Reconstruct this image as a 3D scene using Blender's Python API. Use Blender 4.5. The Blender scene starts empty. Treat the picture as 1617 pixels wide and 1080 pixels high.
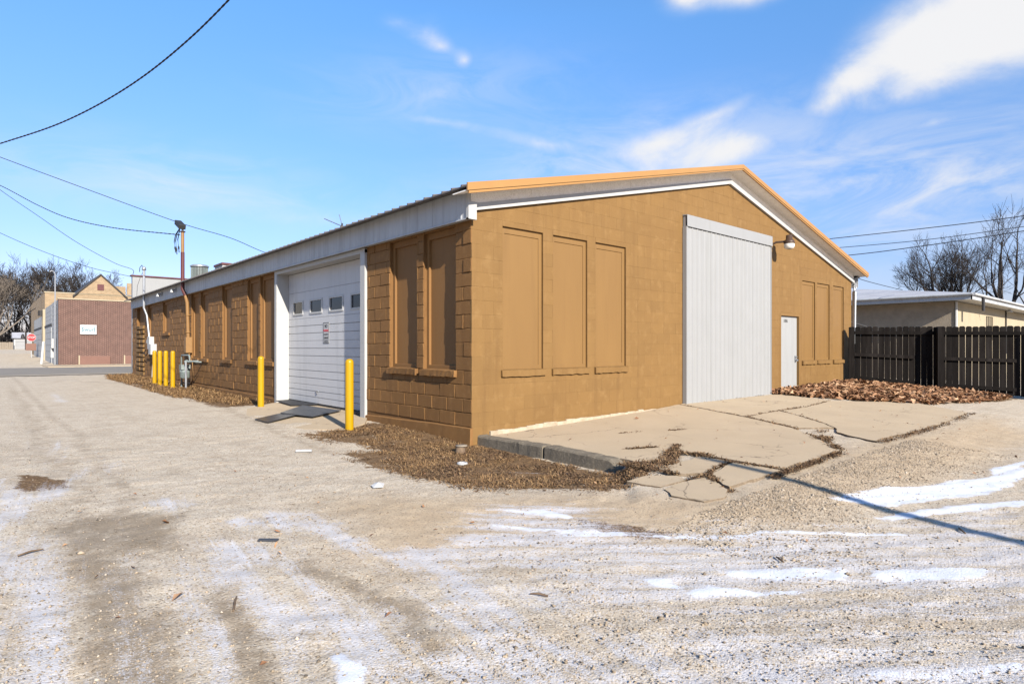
import bpy, bmesh, math, random
import numpy as np
from mathutils import Vector, Matrix

random.seed(7); RNG = np.random.default_rng(11)
S = bpy.context.scene
COL = S.collection

# ------------------------------------------------------------------ camera, sky, sun, exposure
CAM = Vector((-5.169, -6.771, 1.25))
cd = bpy.data.cameras.new('camera'); co = bpy.data.objects.new('camera', cd); COL.objects.link(co)
co.location = CAM; co.rotation_euler = (math.radians(90), 0, math.radians(-41.173))
cd.sensor_width = 36; cd.lens = 21.195; cd.shift_y = 0.0062; cd.clip_start = .05; cd.clip_end = 2000
S.camera = co

SUN_D = Vector((1.0, 4.3, -2.3)).normalized()        # the way the light travels
EL = math.asin(-SUN_D.z); AZ = math.atan2(-SUN_D.x, -SUN_D.y)
sl = bpy.data.lights.new('sun', 'SUN'); sl.energy = 5.0; sl.angle = math.radians(.5); sl.color = (1, .93, .82)
so = bpy.data.objects.new('sun', sl); COL.objects.link(so); so.rotation_euler = SUN_D.to_track_quat('-Z', 'Y').to_euler()
S.view_settings.view_transform = 'Standard'; S.view_settings.look = 'None'; S.view_settings.gamma = 1
S.view_settings.use_curve_mapping = False; S.view_settings.exposure = 1.25

W = bpy.data.worlds.new('World'); S.world = W; W.use_nodes = True
def build_world():
    nt = W.node_tree; N = nt.nodes; L = nt.links; N.clear()
    def n(t, **k):
        x = N.new(t)
        for a, b in k.items(): setattr(x, a, b)
        return x
    def m(op, a, b=None, c=None, clamp=False):
        x = n('ShaderNodeMath', operation=op, use_clamp=clamp)
        for i, v in enumerate((a, b, c)):
            if v is None: continue
            if isinstance(v, (int, float)): x.inputs[i].default_value = v
            else: L.new(v, x.inputs[i])
        return x.outputs[0]
    sky = n('ShaderNodeTexSky'); sky.sky_type = 'NISHITA'; sky.sun_disc = False
    sky.sun_elevation = EL; sky.sun_rotation = AZ; sky.air_density = 1.0; sky.dust_density = .3; sky.ozone_density = 2.2; sky.altitude = 200
    tc = n('ShaderNodeTexCoord'); sp = n('ShaderNodeSeparateXYZ'); L.new(tc.outputs['Generated'], sp.inputs[0])
    az = m('ARCTAN2', sp.outputs[0], sp.outputs[1]); el = m('ARCSINE', sp.outputs[2])
    ae = n('ShaderNodeCombineXYZ'); L.new(az, ae.inputs[0]); L.new(el, ae.inputs[1])
    # soft cloud bodies: azimuth, elevation, half sizes, turn, strength
    blobs = [(1.236, .372, .055, .04, .1, .95), (1.31, .40, .10, .07, .2, 1.3), (1.40, .395, .12, .075, .15, 1.45), (1.5, .40, .12, .09, .1, 1.4), (1.20, .345, .06, .03, .3, .5),
             (1.29, .34, .09, .025, .3, .42), (1.33, .297, .11, .018, .12, .46), (1.0, .515, .05, .03, 0, 1.1), (1.08, .505, .08, .025, -.1, .95), (1.16, .51, .05, .02, 0, .8),
             (.53, .487, .04, .016, 0, .45), (.575, .478, .045, .026, .2, .55), (.60, .462, .045, .018, -.2, .5), (.64, .444, .025, .018, .4, .55),
             (.60, .357, .16, .018, -.10, .44), (.78, .325, .13, .022, -.12, .52), (.96, .318, .12, .035, .1, .66), (1.07, .30, .12, .04, .3, .72), (1.04, .35, .1, .022, .3, .5), (.95, .30, .22, .06, .1, .30),
             (.93, .27, .2, .03, .1, .36), (1.27, .22, .25, .02, .1, .34), (.2, .225, .28, .03, -.05, .34), (.42, .2, .3, .03, 0, .3), (2.0, .4, .3, .07, .2, .7), (-.6, .45, .3, .06, 0, .45), (2.9, .5, .4, .1, 0, .5), (-1.9, .5, .4, .07, 0, .45)]
    tot = None
    for (a, e, sa, se, r, s) in blobs:
        mp = n('ShaderNodeMapping'); mp.vector_type = 'TEXTURE'
        mp.inputs['Location'].default_value = (a, e, 0); mp.inputs['Rotation'].default_value = (0, 0, r); mp.inputs['Scale'].default_value = (sa * 1.5, se * 1.5, 1)
        L.new(ae.outputs[0], mp.inputs[0])
        g = n('ShaderNodeTexGradient', gradient_type='QUADRATIC_SPHERE'); L.new(mp.outputs[0], g.inputs[0])
        v = m('MULTIPLY', g.outputs['Fac'], s)
        tot = v if tot is None else m('ADD', tot, v)
    no = n('ShaderNodeTexNoise'); no.inputs['Scale'].default_value = 8; no.inputs['Detail'].default_value = 11; no.inputs['Roughness'].default_value = .6; no.inputs['Distortion'].default_value = .3
    mp = n('ShaderNodeMapping'); mp.inputs['Scale'].default_value = (1, 1, 1.5); L.new(tc.outputs['Generated'], mp.inputs[0]); L.new(mp.outputs[0], no.inputs[0])
    d = m('ADD', m('MULTIPLY', tot, 1.05), m('MULTIPLY', m('SUBTRACT', no.outputs[0], .5), m('MINIMUM', m('MULTIPLY', tot, 3.2), 2.1)))
    mr = n('ShaderNodeMapRange', interpolation_type='SMOOTHSTEP'); L.new(d, mr.inputs[0]); mr.inputs[1].default_value = .02; mr.inputs[2].default_value = 1.12; mr.inputs[4].default_value = .96
    veil = None
    for (a, e, sa, se, r, k) in [(.95, .30, .50, .13, .05, .95), (.22, .235, .5, .09, 0, .7), (1.30, .22, .55, .16, .0, 1.15), (.85, .20, .5, .12, 0, .7), (.6, .40, .4, .10, .1, .5)]:
        mp = n('ShaderNodeMapping'); mp.vector_type = 'TEXTURE'; mp.inputs['Location'].default_value = (a, e, 0); mp.inputs['Rotation'].default_value = (0, 0, r); mp.inputs['Scale'].default_value = (sa, se, 1); L.new(ae.outputs[0], mp.inputs[0])
        g = n('ShaderNodeTexGradient', gradient_type='QUADRATIC_SPHERE'); L.new(mp.outputs[0], g.inputs[0]); v = m('MULTIPLY', g.outputs['Fac'], k); veil = v if veil is None else m('ADD', veil, v)
    n2 = n('ShaderNodeTexNoise'); n2.inputs['Scale'].default_value = 5; n2.inputs['Detail'].default_value = 10; n2.inputs['Roughness'].default_value = .62; n2.inputs['Distortion'].default_value = 1.2
    mp = n('ShaderNodeMapping'); mp.inputs['Scale'].default_value = (1, 1, 3.2); L.new(tc.outputs['Generated'], mp.inputs[0]); L.new(mp.outputs[0], n2.inputs[0])
    vr = n('ShaderNodeMapRange', interpolation_type='SMOOTHSTEP'); L.new(n2.outputs[0], vr.inputs[0]); vr.inputs[1].default_value = .30; vr.inputs[2].default_value = .72
    cl = m('MAXIMUM', mr.outputs[0], m('MULTIPLY', m('MULTIPLY', vr.outputs[0], veil), .8), clamp=True)
    mx = n('ShaderNodeMix', data_type='RGBA'); L.new(cl, mx.inputs[0])
    tg = n('ShaderNodeMix', data_type='RGBA'); eg = n('ShaderNodeMapRange'); L.new(el, eg.inputs[0]); eg.inputs[1].default_value = .05; eg.inputs[2].default_value = .5; L.new(eg.outputs[0], tg.inputs[0]); tg.inputs[6].default_value = SKY_LOW; tg.inputs[7].default_value = SKY_TINT
    tint = n('ShaderNodeMix', data_type='RGBA', blend_type='MULTIPLY'); tint.inputs[0].default_value = 1; L.new(sky.outputs[0], tint.inputs[6]); L.new(tg.outputs[2], tint.inputs[7])
    L.new(tint.outputs[2], mx.inputs[6]); mx.inputs[7].default_value = CLOUD
    bg = n('ShaderNodeBackground'); bg.inputs[1].default_value = SKY_STRENGTH; L.new(mx.outputs[2], bg.inputs[0])
    out = n('ShaderNodeOutputWorld'); L.new(bg.outputs[0], out.inputs[0])
SKY_STRENGTH = .061; SKY_TINT = (1.06, 1.58, 1.95, 1); SKY_LOW = (.90, .80, 1.02, 1); CLOUD = (6.4, 6.35, 6.35, 1)
build_world()

# ------------------------------------------------------------------ helpers
OFF = {}
def vnoise(x, y, sc, seed):
    """smooth value noise, numpy"""
    x = np.asarray(x) * sc; y = np.asarray(y) * sc
    xi = np.floor(x).astype(np.int64); yi = np.floor(y).astype(np.int64); fx = x - xi; fy = y - yi
    fx = fx * fx * (3 - 2 * fx); fy = fy * fy * (3 - 2 * fy)
    def h(a, b):
        k = (a * 374761393 + b * 668265263 + seed * 974634777) & 0xffffffff
        k = ((k ^ (k >> 13)) * 1274126177) & 0xffffffff
        return ((k ^ (k >> 16)) & 0xffff) / 65535.0
    return (h(xi, yi) * (1 - fx) + h(xi + 1, yi) * fx) * (1 - fy) + (h(xi, yi + 1) * (1 - fx) + h(xi + 1, yi + 1) * fx) * fy
def fbm(x, y, sc, seed, o=4):
    v = 0; a = .5; t = 0
    for i in range(o): v = v + a * vnoise(x, y, sc * 2 ** i, seed + i * 17); t += a; a *= .5
    return v / t

class MB:
    def __init__(s): s.v = []; s.f = []; s.sm = []
    def add(s, vs, fs, smooth=False):
        o = len(s.v); s.v += [tuple(p) for p in vs]; s.f += [tuple(i + o for i in f) for f in fs]; s.sm += [smooth] * len(fs); return s
    def box(s, a, b):
        x0, y0, z0 = (min(a[i], b[i]) for i in range(3)); x1, y1, z1 = (max(a[i], b[i]) for i in range(3))
        return s.add([(x0, y0, z0), (x1, y0, z0), (x1, y1, z0), (x0, y1, z0), (x0, y0, z1), (x1, y0, z1), (x1, y1, z1), (x0, y1, z1)],
                     [(0, 3, 2, 1), (4, 5, 6, 7), (0, 1, 5, 4), (1, 2, 6, 5), (2, 3, 7, 6), (3, 0, 4, 7)])
    def obox(s, c, ax, ay, az):
        """box from a centre and three half-axis vectors"""
        c = Vector(c); ax = Vector(ax); ay = Vector(ay); az = Vector(az)
        p = [c + ax * i + ay * j + az * k for k in (-1, 1) for (i, j) in ((-1, -1), (1, -1), (1, 1), (-1, 1))]
        return s.add(p, [(0, 3, 2, 1), (4, 5, 6, 7), (0, 1, 5, 4), (1, 2, 6, 5), (2, 3, 7, 6), (3, 0, 4, 7)])
    def tube(s, pts, r, n=8, caps=True, smooth=True):
        pts = [Vector(p) for p in pts]; rs = r if hasattr(r, '__len__') else [r] * len(pts)
        o = []; 
        up = Vector((0, 0, 1))
        for i, p in enumerate(pts):
            t = (pts[min(i + 1, len(pts) - 1)] - pts[max(i - 1, 0)]).normalized()
            u = t.cross(up)
            if u.length < .05: u = t.cross(Vector((1, 0, 0)))
            u.normalize(); w = u.cross(t)
            o += [p + (u * math.cos(2 * math.pi * k / n) + w * math.sin(2 * math.pi * k / n)) * rs[i] for k in range(n)]
        f = []
        for i in range(len(pts) - 1):
            for k in range(n):
                a = i * n + k; b = i * n + (k + 1) % n
                f.append((a, b, b + n, a + n))
        s.add(o, f, smooth)
        if caps:
            s.add(o[:n], [tuple(range(n))]); s.add(o[-n:], [tuple(reversed(range(n)))])
        return s
    def lathe(s, c, prof, n=20, smooth=True):
        c = Vector(c); o = []
        for (r, z) in prof: o += [c + Vector((r * math.cos(2 * math.pi * k / n), r * math.sin(2 * math.pi * k / n), z)) for k in range(n)]
        f = [(i * n + k, i * n + (k + 1) % n, (i + 1) * n + (k + 1) % n, (i + 1) * n + k) for i in range(len(prof) - 1) for k in range(n)]
        s.add(o, f, smooth)
        s.add(o[-n:], [tuple(range(n))]); return s
    def prism(s, poly, d):
        """closed polygon (3-D points) swept by vector d"""
        k = len(poly); d = Vector(d); p = [Vector(q) for q in poly]
        return s.add(p + [q + d for q in p], [tuple(reversed(range(k))), tuple(range(k, 2 * k))] + [(i, (i + 1) % k, (i + 1) % k + k, i + k) for i in range(k)])
    def mesh(s, name, off=(0, 0, 0)):
        me = bpy.data.meshes.new(name); me.from_pydata([(a - off[0], b - off[1], c - off[2]) for a, b, c in s.v], [], s.f)
        me.polygons.foreach_set('use_smooth', s.sm); me.update()
        return me
    def fixed(s, me):
        b = bmesh.new(); b.from_mesh(me); bmesh.ops.recalc_face_normals(b, faces=b.faces); b.to_mesh(me); b.free(); return me
    def build(s, name, mat, parent=None, off=None, bevel=0):
        if off is None: off = OFF.get(parent, (0, 0, 0)) if parent is not None else (0, 0, 0)
        me = s.fixed(s.mesh(name, off))
        return link(name, me, mat, parent, bevel)
def link(name, me, mat, parent=None, bevel=0, loc=None):
    o = bpy.data.objects.new(name, me); COL.objects.link(o)
    if mat is not None and not me.materials: me.materials.append(mat)
    if parent is not None:
        o.parent = parent; OFF[o] = OFF.get(parent, (0, 0, 0))
    if loc is not None: o.location = loc
    if bevel:
        b = o.modifiers.new('bevel', 'BEVEL'); b.width = bevel; b.segments = 2; b.limit_method = 'ANGLE'
    return o
def tag(o, label=None, cat=None, group=None, kind=None):
    for k, v in (('label', label), ('category', cat), ('group', group), ('kind', kind)):
        if v: o[k] = v
    return o
def thing(name, label, cat, loc=(0, 0, 0), group=None):
    o = bpy.data.objects.new(name, None); COL.objects.link(o); o.location = loc; OFF[o] = tuple(loc); o.empty_display_size = .2
    return tag(o, label, cat, group)
def copy_tree(o, loc, label=None):
    c = o.copy(); COL.objects.link(c); c.location = loc
    if label: c['label'] = label
    def rec(a, b):
        for ch in list(a.children):
            d = ch.copy(); COL.objects.link(d); d.parent = b; rec(ch, d)
    rec(o, c); return c

# ------------------------------------------------------------------ materials
def mat(name, c1, c2=None, scale=3.0, rough=.8, bump=0.0, bscale=60.0, metal=0.0, streak=None, detail=6, var=0.0, c3=None, s3=25.0, spec=.3, stretch=(1, 1, 1)):
    m = bpy.data.materials.new(name); m.use_nodes = True; nt = m.node_tree; N = nt.nodes; L = nt.links
    P = N['Principled BSDF']; P.inputs['Roughness'].default_value = rough; P.inputs['Metallic'].default_value = metal; P.inputs['Specular IOR Level'].default_value = spec
    g = N.new('ShaderNodeNewGeometry'); mp = N.new('ShaderNodeMapping'); mp.inputs['Scale'].default_value = stretch; L.new(g.outputs['Position'], mp.inputs[0]); pos = mp.outputs[0]
    def noise(sc, det=detail, rg=.6, p=None):
        n = N.new('ShaderNodeTexNoise'); n.inputs['Scale'].default_value = sc; n.inputs['Detail'].default_value = det; n.inputs['Roughness'].default_value = rg; L.new(p or pos, n.inputs[0]); return n.outputs[0]
    def ramp(v, a, b):
        r = N.new('ShaderNodeMapRange'); r.inputs[1].default_value = a; r.inputs[2].default_value = b; L.new(v, r.inputs[0]); return r.outputs[0]
    def mix(f, a, b, bt='MIX'):
        x = N.new('ShaderNodeMix'); x.data_type = 'RGBA'; x.blend_type = bt
        for i, v in ((0, f), (6, a), (7, b)):
            if isinstance(v, (int, float)): x.inputs[i].default_value = v
            elif isinstance(v, tuple): x.inputs[i].default_value = (*v, 1) if len(v) == 3 else v
            else: L.new(v, x.inputs[i])
        return x.outputs[2]
    col = c1
    if c2: col = mix(ramp(noise(scale), .3, .7), c1, c2)
    if c3: col = mix(ramp(noise(s3, 4), .52, .72), col, c3)
    if streak:
        mp2 = N.new('ShaderNodeMapping'); mp2.inputs['Scale'].default_value = (7, 7, .5); L.new(g.outputs['Position'], mp2.inputs[0])
        col = mix(ramp(noise(1, 5, .6, mp2.outputs[0]), .5, .8), col, streak)
    if var:
        oi = N.new('ShaderNodeObjectInfo'); r = N.new('ShaderNodeMapRange'); r.inputs[3].default_value = 1 - var; r.inputs[4].default_value = 1 + var; L.new(oi.outputs['Random'], r.inputs[0])
        hs = N.new('ShaderNodeHueSaturation'); L.new(r.outputs[0], hs.inputs['Value'])
        if isinstance(col, tuple): hs.inputs['Color'].default_value = (*col, 1)
        else: L.new(col, hs.inputs['Color'])
        col = hs.outputs[0]
    if isinstance(col, tuple): P.inputs['Base Color'].default_value = (*col, 1)
    else: L.new(col, P.inputs['Base Color'])
    if bump:
        b = N.new('ShaderNodeBump'); b.inputs['Strength'].default_value = bump; b.inputs['Distance'].default_value = .01; L.new(noise(bscale, 8, .65), b.inputs['Height']); L.new(b.outputs[0], P.inputs['Normal'])
    return m
TAN = (.153, .084, .0255)
M = {}
M['tan'] = mat('tan_masonry_paint', TAN, (.132, .0705, .0208), 1.1, .75, .45, 45, streak=(.118, .062, .0185), var=.04, c3=(.168, .095, .032), s3=5)
M['tan_panel'] = mat('tan_board_paint', (0.1602, 0.0882, 0.0279), (0.1458, 0.0792, 0.0252), 2, .6, .12, 70, stretch=(1, 1, .25), streak=(0.1350, 0.0729, 0.0234))
M['brown'] = mat('brown_masonry_paint', (0.1610, 0.0795, 0.0241), (0.1396, 0.0677, 0.0204), 1.3, .8, .45, 55, streak=(0.1235, 0.0590, 0.0182), var=.07, c3=(0.1825, 0.0945, 0.0322), s3=9)
M['brown_panel'] = mat('brown_board_paint', (0.1697, 0.0848, 0.0268), (0.1524, 0.0752, 0.0236), 2, .7, .15, 70, stretch=(1, 1, .25), streak=(0.1375, 0.0665, 0.0204))
M['brown_mortar'] = mat('brown_mortar_paint', (0.1449, 0.0708, 0.0215), (0.1181, 0.0569, 0.0172), 6, .85, .6, 40)
M['tan_mortar'] = mat('tan_mortar_paint', (0.1368, 0.0747, 0.0234), (0.1170, 0.0630, 0.0198), 6, .85, .5, 40)
M['orange_metal'] = mat('tan_rake_metal', (0.2700, 0.1440, 0.0495), (0.2520, 0.1332, 0.0450), 3, .45, 0, metal=0)
M['white_metal'] = mat('white_painted_metal', (0.2147, 0.2147, 0.2147), (0.2025, 0.2025, 0.2025), 2, .45, .03, 30, streak=(0.1944, 0.1944, 0.1903))
M['white_fascia'] = mat('weathered_white_metal', (0.3496, 0.3572, 0.3686), (0.3040, 0.3116, 0.3230), 1.5, .5, .06, 30, streak=(0.2356, 0.2356, 0.2394))
M['white_trim'] = mat('white_painted_trim', (0.3240, 0.3195, 0.3105), (0.2970, 0.2925, 0.2835), 4, .5, .06, 50)
M['door_white'] = mat('white_door_paint', (.235, .235, .235), (.225, .225, .222), 3, .5, .04, 40, streak=(.21, .205, .20))
M['soffit'] = mat('grey_white_soffit', (0.8250, 0.7875, 0.7375), (0.7000, 0.6625, 0.6125), 9, .8, .1, 60, c3=(0.5000, 0.4500, 0.4000), s3=60)
M['garage'] = mat('grey_white_door_metal', (0.4000, 0.4000, 0.4080), (0.3680, 0.3680, 0.3760), 2, .45, .04, 40, streak=(0.3120, 0.3120, 0.3200))
M['roof'] = mat('dark_roof_metal', (.10, .085, .075), (.07, .06, .055), 5, .5)
M['glass'] = mat('dark_window_glass', (.006, .007, .009), None, rough=.05, spec=.25)
M['white_plastic'] = mat('white_plastic', (0.3240, 0.3240, 0.3195), None, rough=.4)
M['rubber'] = mat('black_rubber', (0.0133, 0.0133, 0.0148), (0.0259, 0.0259, 0.0281), 12, .6, .2, 80)
M['ramp_plate'] = mat('dark_steel_plate', (0.0370, 0.0385, 0.0429), (0.0629, 0.0651, 0.0710), 8, .38, .1, 60, metal=.3)
M['yellow'] = mat('yellow_bollard_plastic', (0.3326, 0.1890, 0.0023), (0.3100, 0.1777, 0.0023), 3, .35, 0, streak=(0.2722, 0.1550, 0.0038))
M['concrete'] = mat('worn_concrete', (0.3700, 0.2886, 0.1939), (0.3256, 0.2516, 0.1665), 1.2, .9, .5, 90, c3=(0.2516, 0.1961, 0.1369), s3=140)
M['dimmed_soiled_concrete'] = mat('dimmed_soiled_concrete_edge', (0.1480, 0.1110, 0.0740), (0.0962, 0.0703, 0.0459), 6, .95, .8, 30, c3=(0.2220, 0.1702, 0.1184), s3=20)  # soil-coloured slab sides, darkened to tone down their sunlit faces
M['kerb'] = mat('grey_old_concrete', (.135, .112, .082), (.088, .073, .054), 5, .92, .7, 45, c3=(.185, .155, .115), s3=30)
M['foundation'] = mat('flaking_white_concrete', (0.3600, 0.3015, 0.2250), (0.2340, 0.1800, 0.1215), 8, .9, .7, 40)
M['steel'] = mat('galvanised_steel', (0.3150, 0.3225, 0.3375), (0.2475, 0.2550, 0.2700), 9, .4, .03, 40, metal=.6)
M['maroon'] = mat('maroon_paint', (.085, .022, .022), (.06, .018, .018), 6, .5)
M['tan_pipe'] = mat('tan_pipe_paint', (0.1980, 0.1080, 0.0378), (0.1710, 0.0900, 0.0324), 5, .55)
M['white_box'] = mat('pale_grey_box_paint', (0.3240, 0.3240, 0.3195), (0.2700, 0.2700, 0.2700), 8, .5)
M['gas_grey'] = mat('grey_green_gas_paint', (.16, .19, .18), (.12, .14, .14), 12, .5)
M['black_cable'] = mat('black_cable', (.012, .012, .014), None, rough=.7)
M['bronze'] = mat('dark_bronze_lamp_metal', (.05, .03, .02), None, rough=.5)
M['lens'] = mat('clear_lamp_lens', (.55, .52, .46), None, rough=.15)
M['fence'] = mat('dark_stained_wood', (.006, .0045, .004), (.012, .010, .009), 4, .9, .3, 50, stretch=(5, 5, .5), var=.35, streak=(.020, .017, .0155), spec=.08)
M['brick'] = None
M['cream'] = mat('cream_painted_block', (0.2970, 0.2475, 0.1710), (0.2610, 0.2160, 0.1485), 2, .8, .3, 50, streak=(0.2340, 0.1935, 0.1305))
M['cream_dim'] = mat('dimmed_cream_stucco', (.26, .215, .16), (.19, .155, .115), 3, .9, .8, 25)  # cream paint of the front wall, darkened for the side in grazing light
M['grey_roof'] = mat('grey_membrane_roof', (.33, .33, .35), (.24, .24, .26), 1.2, .8, .1, 30)
M['cream_brick'] = None
M['grey_siding'] = mat('grey_block_paint', (.30, .305, .31), (.26, .265, .27), 2, .8, .2, 30)
M['dark_trim'] = mat('dark_trim', (.02, .018, .018), None, rough=.6)
M['brown_metal'] = mat('brown_panel_metal', (0.1350, 0.0675, 0.0495), (0.1170, 0.0585, 0.0432), 3, .5)
M['bark'] = mat('grey_brown_bark', (0.0330, 0.0258, 0.0216), (0.0210, 0.0168, 0.0144), 7, .95)
M['bark_pale'] = mat('pale_bark', (.16, .13, .105), (.09, .075, .06), 5, .95)
M['stop_red'] = mat('red_sign_face', (0.2520, 0.0072, 0.0108), None, rough=.4)
M['sign_white'] = mat('white_sign_face', (0.3240, 0.3240, 0.3240), None, rough=.4)
M['ink'] = mat('black_print', (.02, .02, .02), None, rough=.6)
M['red_ink'] = mat('red_print', (.35, .02, .03), None, rough=.6)
M['teal_ink'] = mat('pale_teal_print', (.05, .14, .17), None, rough=.6)
M['asphalt'] = mat('grey_asphalt', (.200, .180, .155), (.165, .147, .127), .6, .9, .3, 60, spec=.05)
M['tar'] = mat('dark_road_edge', (.035, .033, .032), (.06, .055, .05), 4, .9)
M['old_wood'] = mat('weathered_fence_wood', (.20, .165, .125), (.14, .115, .09), 4, .9, .2, 30)
M['straw'] = mat('dead_grass', (.32, .215, .10), (.20, .12, .055), 5, .9, c3=(.46, .33, .17), s3=40)
M['weed'] = mat('dark_dead_weed', (.10, .055, .028), (.17, .10, .05), 14, .95, c3=(.27, .17, .085), s3=70)
M['leaf'] = mat('dry_brown_leaf', (.24, .115, .052), (.36, .20, .10), 16, .75, c3=(.12, .055, .028), s3=33)
M['pebble'] = mat('limestone_pebble', (.46, .38, .29), (.30, .24, .18), 37, .9, c3=(.62, .56, .48), s3=51)
M['stump'] = mat('stump_wood', (0.0814, 0.0518, 0.0333), (0.1480, 0.1036, 0.0666), 20, .9, .4, 40)

def brick_mat(name, c1, c2, mortar, bw, bh, ms, spot=None):
    m = bpy.data.materials.new(name); m.use_nodes = True; nt = m.node_tree; N = nt.nodes; L = nt.links; P = N['Principled BSDF']; P.inputs['Roughness'].default_value = .85
    g = N.new('ShaderNodeNewGeometry'); sp = N.new('ShaderNodeSeparateXYZ'); L.new(g.outputs['Position'], sp.inputs[0])
    ad = N.new('ShaderNodeMath'); ad.operation = 'ADD'; L.new(sp.outputs[0], ad.inputs[0]); L.new(sp.outputs[1], ad.inputs[1])
    cb = N.new('ShaderNodeCombineXYZ'); L.new(ad.outputs[0], cb.inputs[0]); L.new(sp.outputs[2], cb.inputs[1])
    b = N.new('ShaderNodeTexBrick'); L.new(cb.outputs[0], b.inputs[0]); b.inputs['Scale'].default_value = 1; b.inputs['Brick Width'].default_value = bw; b.inputs['Row Height'].default_value = bh; b.inputs['Mortar Size'].default_value = ms
    b.inputs['Color1'].default_value = (*c1, 1); b.inputs['Color2'].default_value = (*c2, 1); b.inputs['Mortar'].default_value = (*mortar, 1); b.inputs['Mortar Smooth'].default_value = .2
    n = N.new('ShaderNodeTexNoise'); n.inputs['Scale'].default_value = 3; n.inputs['Detail'].default_value = 6; L.new(g.outputs['Position'], n.inputs[0])
    mx = N.new('ShaderNodeMix'); mx.data_type = 'RGBA'; mx.blend_type = 'OVERLAY'; mx.inputs[0].default_value = .35; L.new(b.outputs[0], mx.inputs[6]); L.new(n.outputs[0], mx.inputs[7])
    bp = N.new('ShaderNodeBump'); bp.inputs['Strength'].default_value = .6; bp.inputs['Distance'].default_value = .015; bp.invert = True; L.new(b.outputs['Fac'], bp.inputs['Height']); L.new(bp.outputs[0], P.inputs['Normal'])
    L.new(mx.outputs[2], P.inputs['Base Color']); return m
M['brick'] = brick_mat('red_brown_brick', (.024, .0072, .0052), (.034, .0108, .008), (.15, .088, .068), .27, .078, .020)
M['cream_brick'] = brick_mat('cream_brick', (.265, .185, .105), (.225, .155, .085), (.20, .15, .10), .24, .08, .012)
def crackle(m, scale=.75, w=.007):
    nt = m.node_tree; N = nt.nodes; L = nt.links; P = N['Principled BSDF']; src = P.inputs['Base Color'].links[0].from_socket
    g = N.new('ShaderNodeNewGeometry'); nz = N.new('ShaderNodeTexNoise'); nz.inputs['Scale'].default_value = 2.2; nz.inputs['Detail'].default_value = 6; L.new(g.outputs['Position'], nz.inputs[0])
    ma = N.new('ShaderNodeMix'); ma.data_type = 'RGBA'; ma.blend_type = 'LINEAR_LIGHT'; ma.inputs[0].default_value = .35; L.new(g.outputs['Position'], ma.inputs[6]); L.new(nz.outputs['Color'], ma.inputs[7])
    v = N.new('ShaderNodeTexVoronoi'); v.feature = 'DISTANCE_TO_EDGE'; v.inputs['Scale'].default_value = scale; L.new(ma.outputs[2], v.inputs[0])
    r1 = N.new('ShaderNodeMapRange'); r1.inputs[1].default_value = w * .3; r1.inputs[2].default_value = w; r1.inputs[3].default_value = 1; r1.inputs[4].default_value = 0; L.new(v.outputs['Distance'], r1.inputs[0])
    n2 = N.new('ShaderNodeTexNoise'); n2.inputs['Scale'].default_value = .9; L.new(g.outputs['Position'], n2.inputs[0]); r2 = N.new('ShaderNodeMapRange'); r2.inputs[1].default_value = .45; r2.inputs[2].default_value = .55; L.new(n2.outputs[0], r2.inputs[0])
    mu = N.new('ShaderNodeMath'); mu.operation = 'MULTIPLY'; L.new(r1.outputs[0], mu.inputs[0]); L.new(r2.outputs[0], mu.inputs[1]); mu2 = N.new('ShaderNodeMath'); mu2.operation = 'MULTIPLY'; mu2.inputs[1].default_value = .75; L.new(mu.outputs[0], mu2.inputs[0])
    n3 = N.new('ShaderNodeTexNoise'); n3.inputs['Scale'].default_value = 1.6; n3.inputs['Detail'].default_value = 8; n3.inputs['Roughness'].default_value = .7; L.new(g.outputs['Position'], n3.inputs[0]); r3 = N.new('ShaderNodeMapRange'); r3.inputs[1].default_value = .5; r3.inputs[2].default_value = .75; r3.inputs[4].default_value = .55; L.new(n3.outputs[0], r3.inputs[0])
    st = N.new('ShaderNodeMix'); st.data_type = 'RGBA'; L.new(r3.outputs[0], st.inputs[0]); L.new(src, st.inputs[6]); st.inputs[7].default_value = (.31, .245, .175, 1)
    mx = N.new('ShaderNodeMix'); mx.data_type = 'RGBA'; L.new(mu2.outputs[0], mx.inputs[0]); L.new(st.outputs[2], mx.inputs[6]); mx.inputs[7].default_value = (.09, .065, .045, 1); L.new(mx.outputs[2], P.inputs['Base Color'])
crackle(M['concrete'])

# ------------------------------------------------------------------ the ground
def sstep(a, b, x):
    t = np.clip((np.asarray(x, float) - a) / (b - a), 0, 1); return t * t * (3 - 2 * t)
def slab_z(x, y):
    zw = np.interp(x, [-1, 0, .65, 3.86, 5.25, 9, 14], [-.01, -.005, .005, .09, .157, .17, .26]); zo = np.interp(x, [-1, 2.5, 9.5], [-.03, .03, .0])
    t = np.clip(-np.asarray(y) / 3.9, 0, 1.2); return zw * (1 - t) + zo * t
def terrain(x, y):
    x = np.asarray(x, float); y = np.asarray(y, float)
    h = -.05 - .055 * sstep(-2, -5.5, y) + .09 * sstep(6, 26, y) + np.interp(y, [50, 66, 128, 420], [0, .36, 1.08, 1.5])
    # kerb foot
    k = sstep(-2.2, -.4, x) * sstep(.6, .2, x) * sstep(1.2, -.3, y) * sstep(-3.2, -2.2, y); h = h - .085 * k
    # apron bed
    m = apron_mask(x, y)
    h = h * (1 - m) + (slab_z(x, y) - .022) * m
    # drive-in pad
    p = sstep(-1.9, -.6, x) * sstep(2.0, 3.0, y) * sstep(7.9, 7.3, y) * sstep(1, .3, x); h = h * (1 - p) + (.0 - .03) * p
    # far right rises to the fence
    r = sstep(11.5, 14.5, x) * sstep(-4.5, 0.5, y) * sstep(8, 2, y); h = h + .13 * r
    return h
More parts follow.
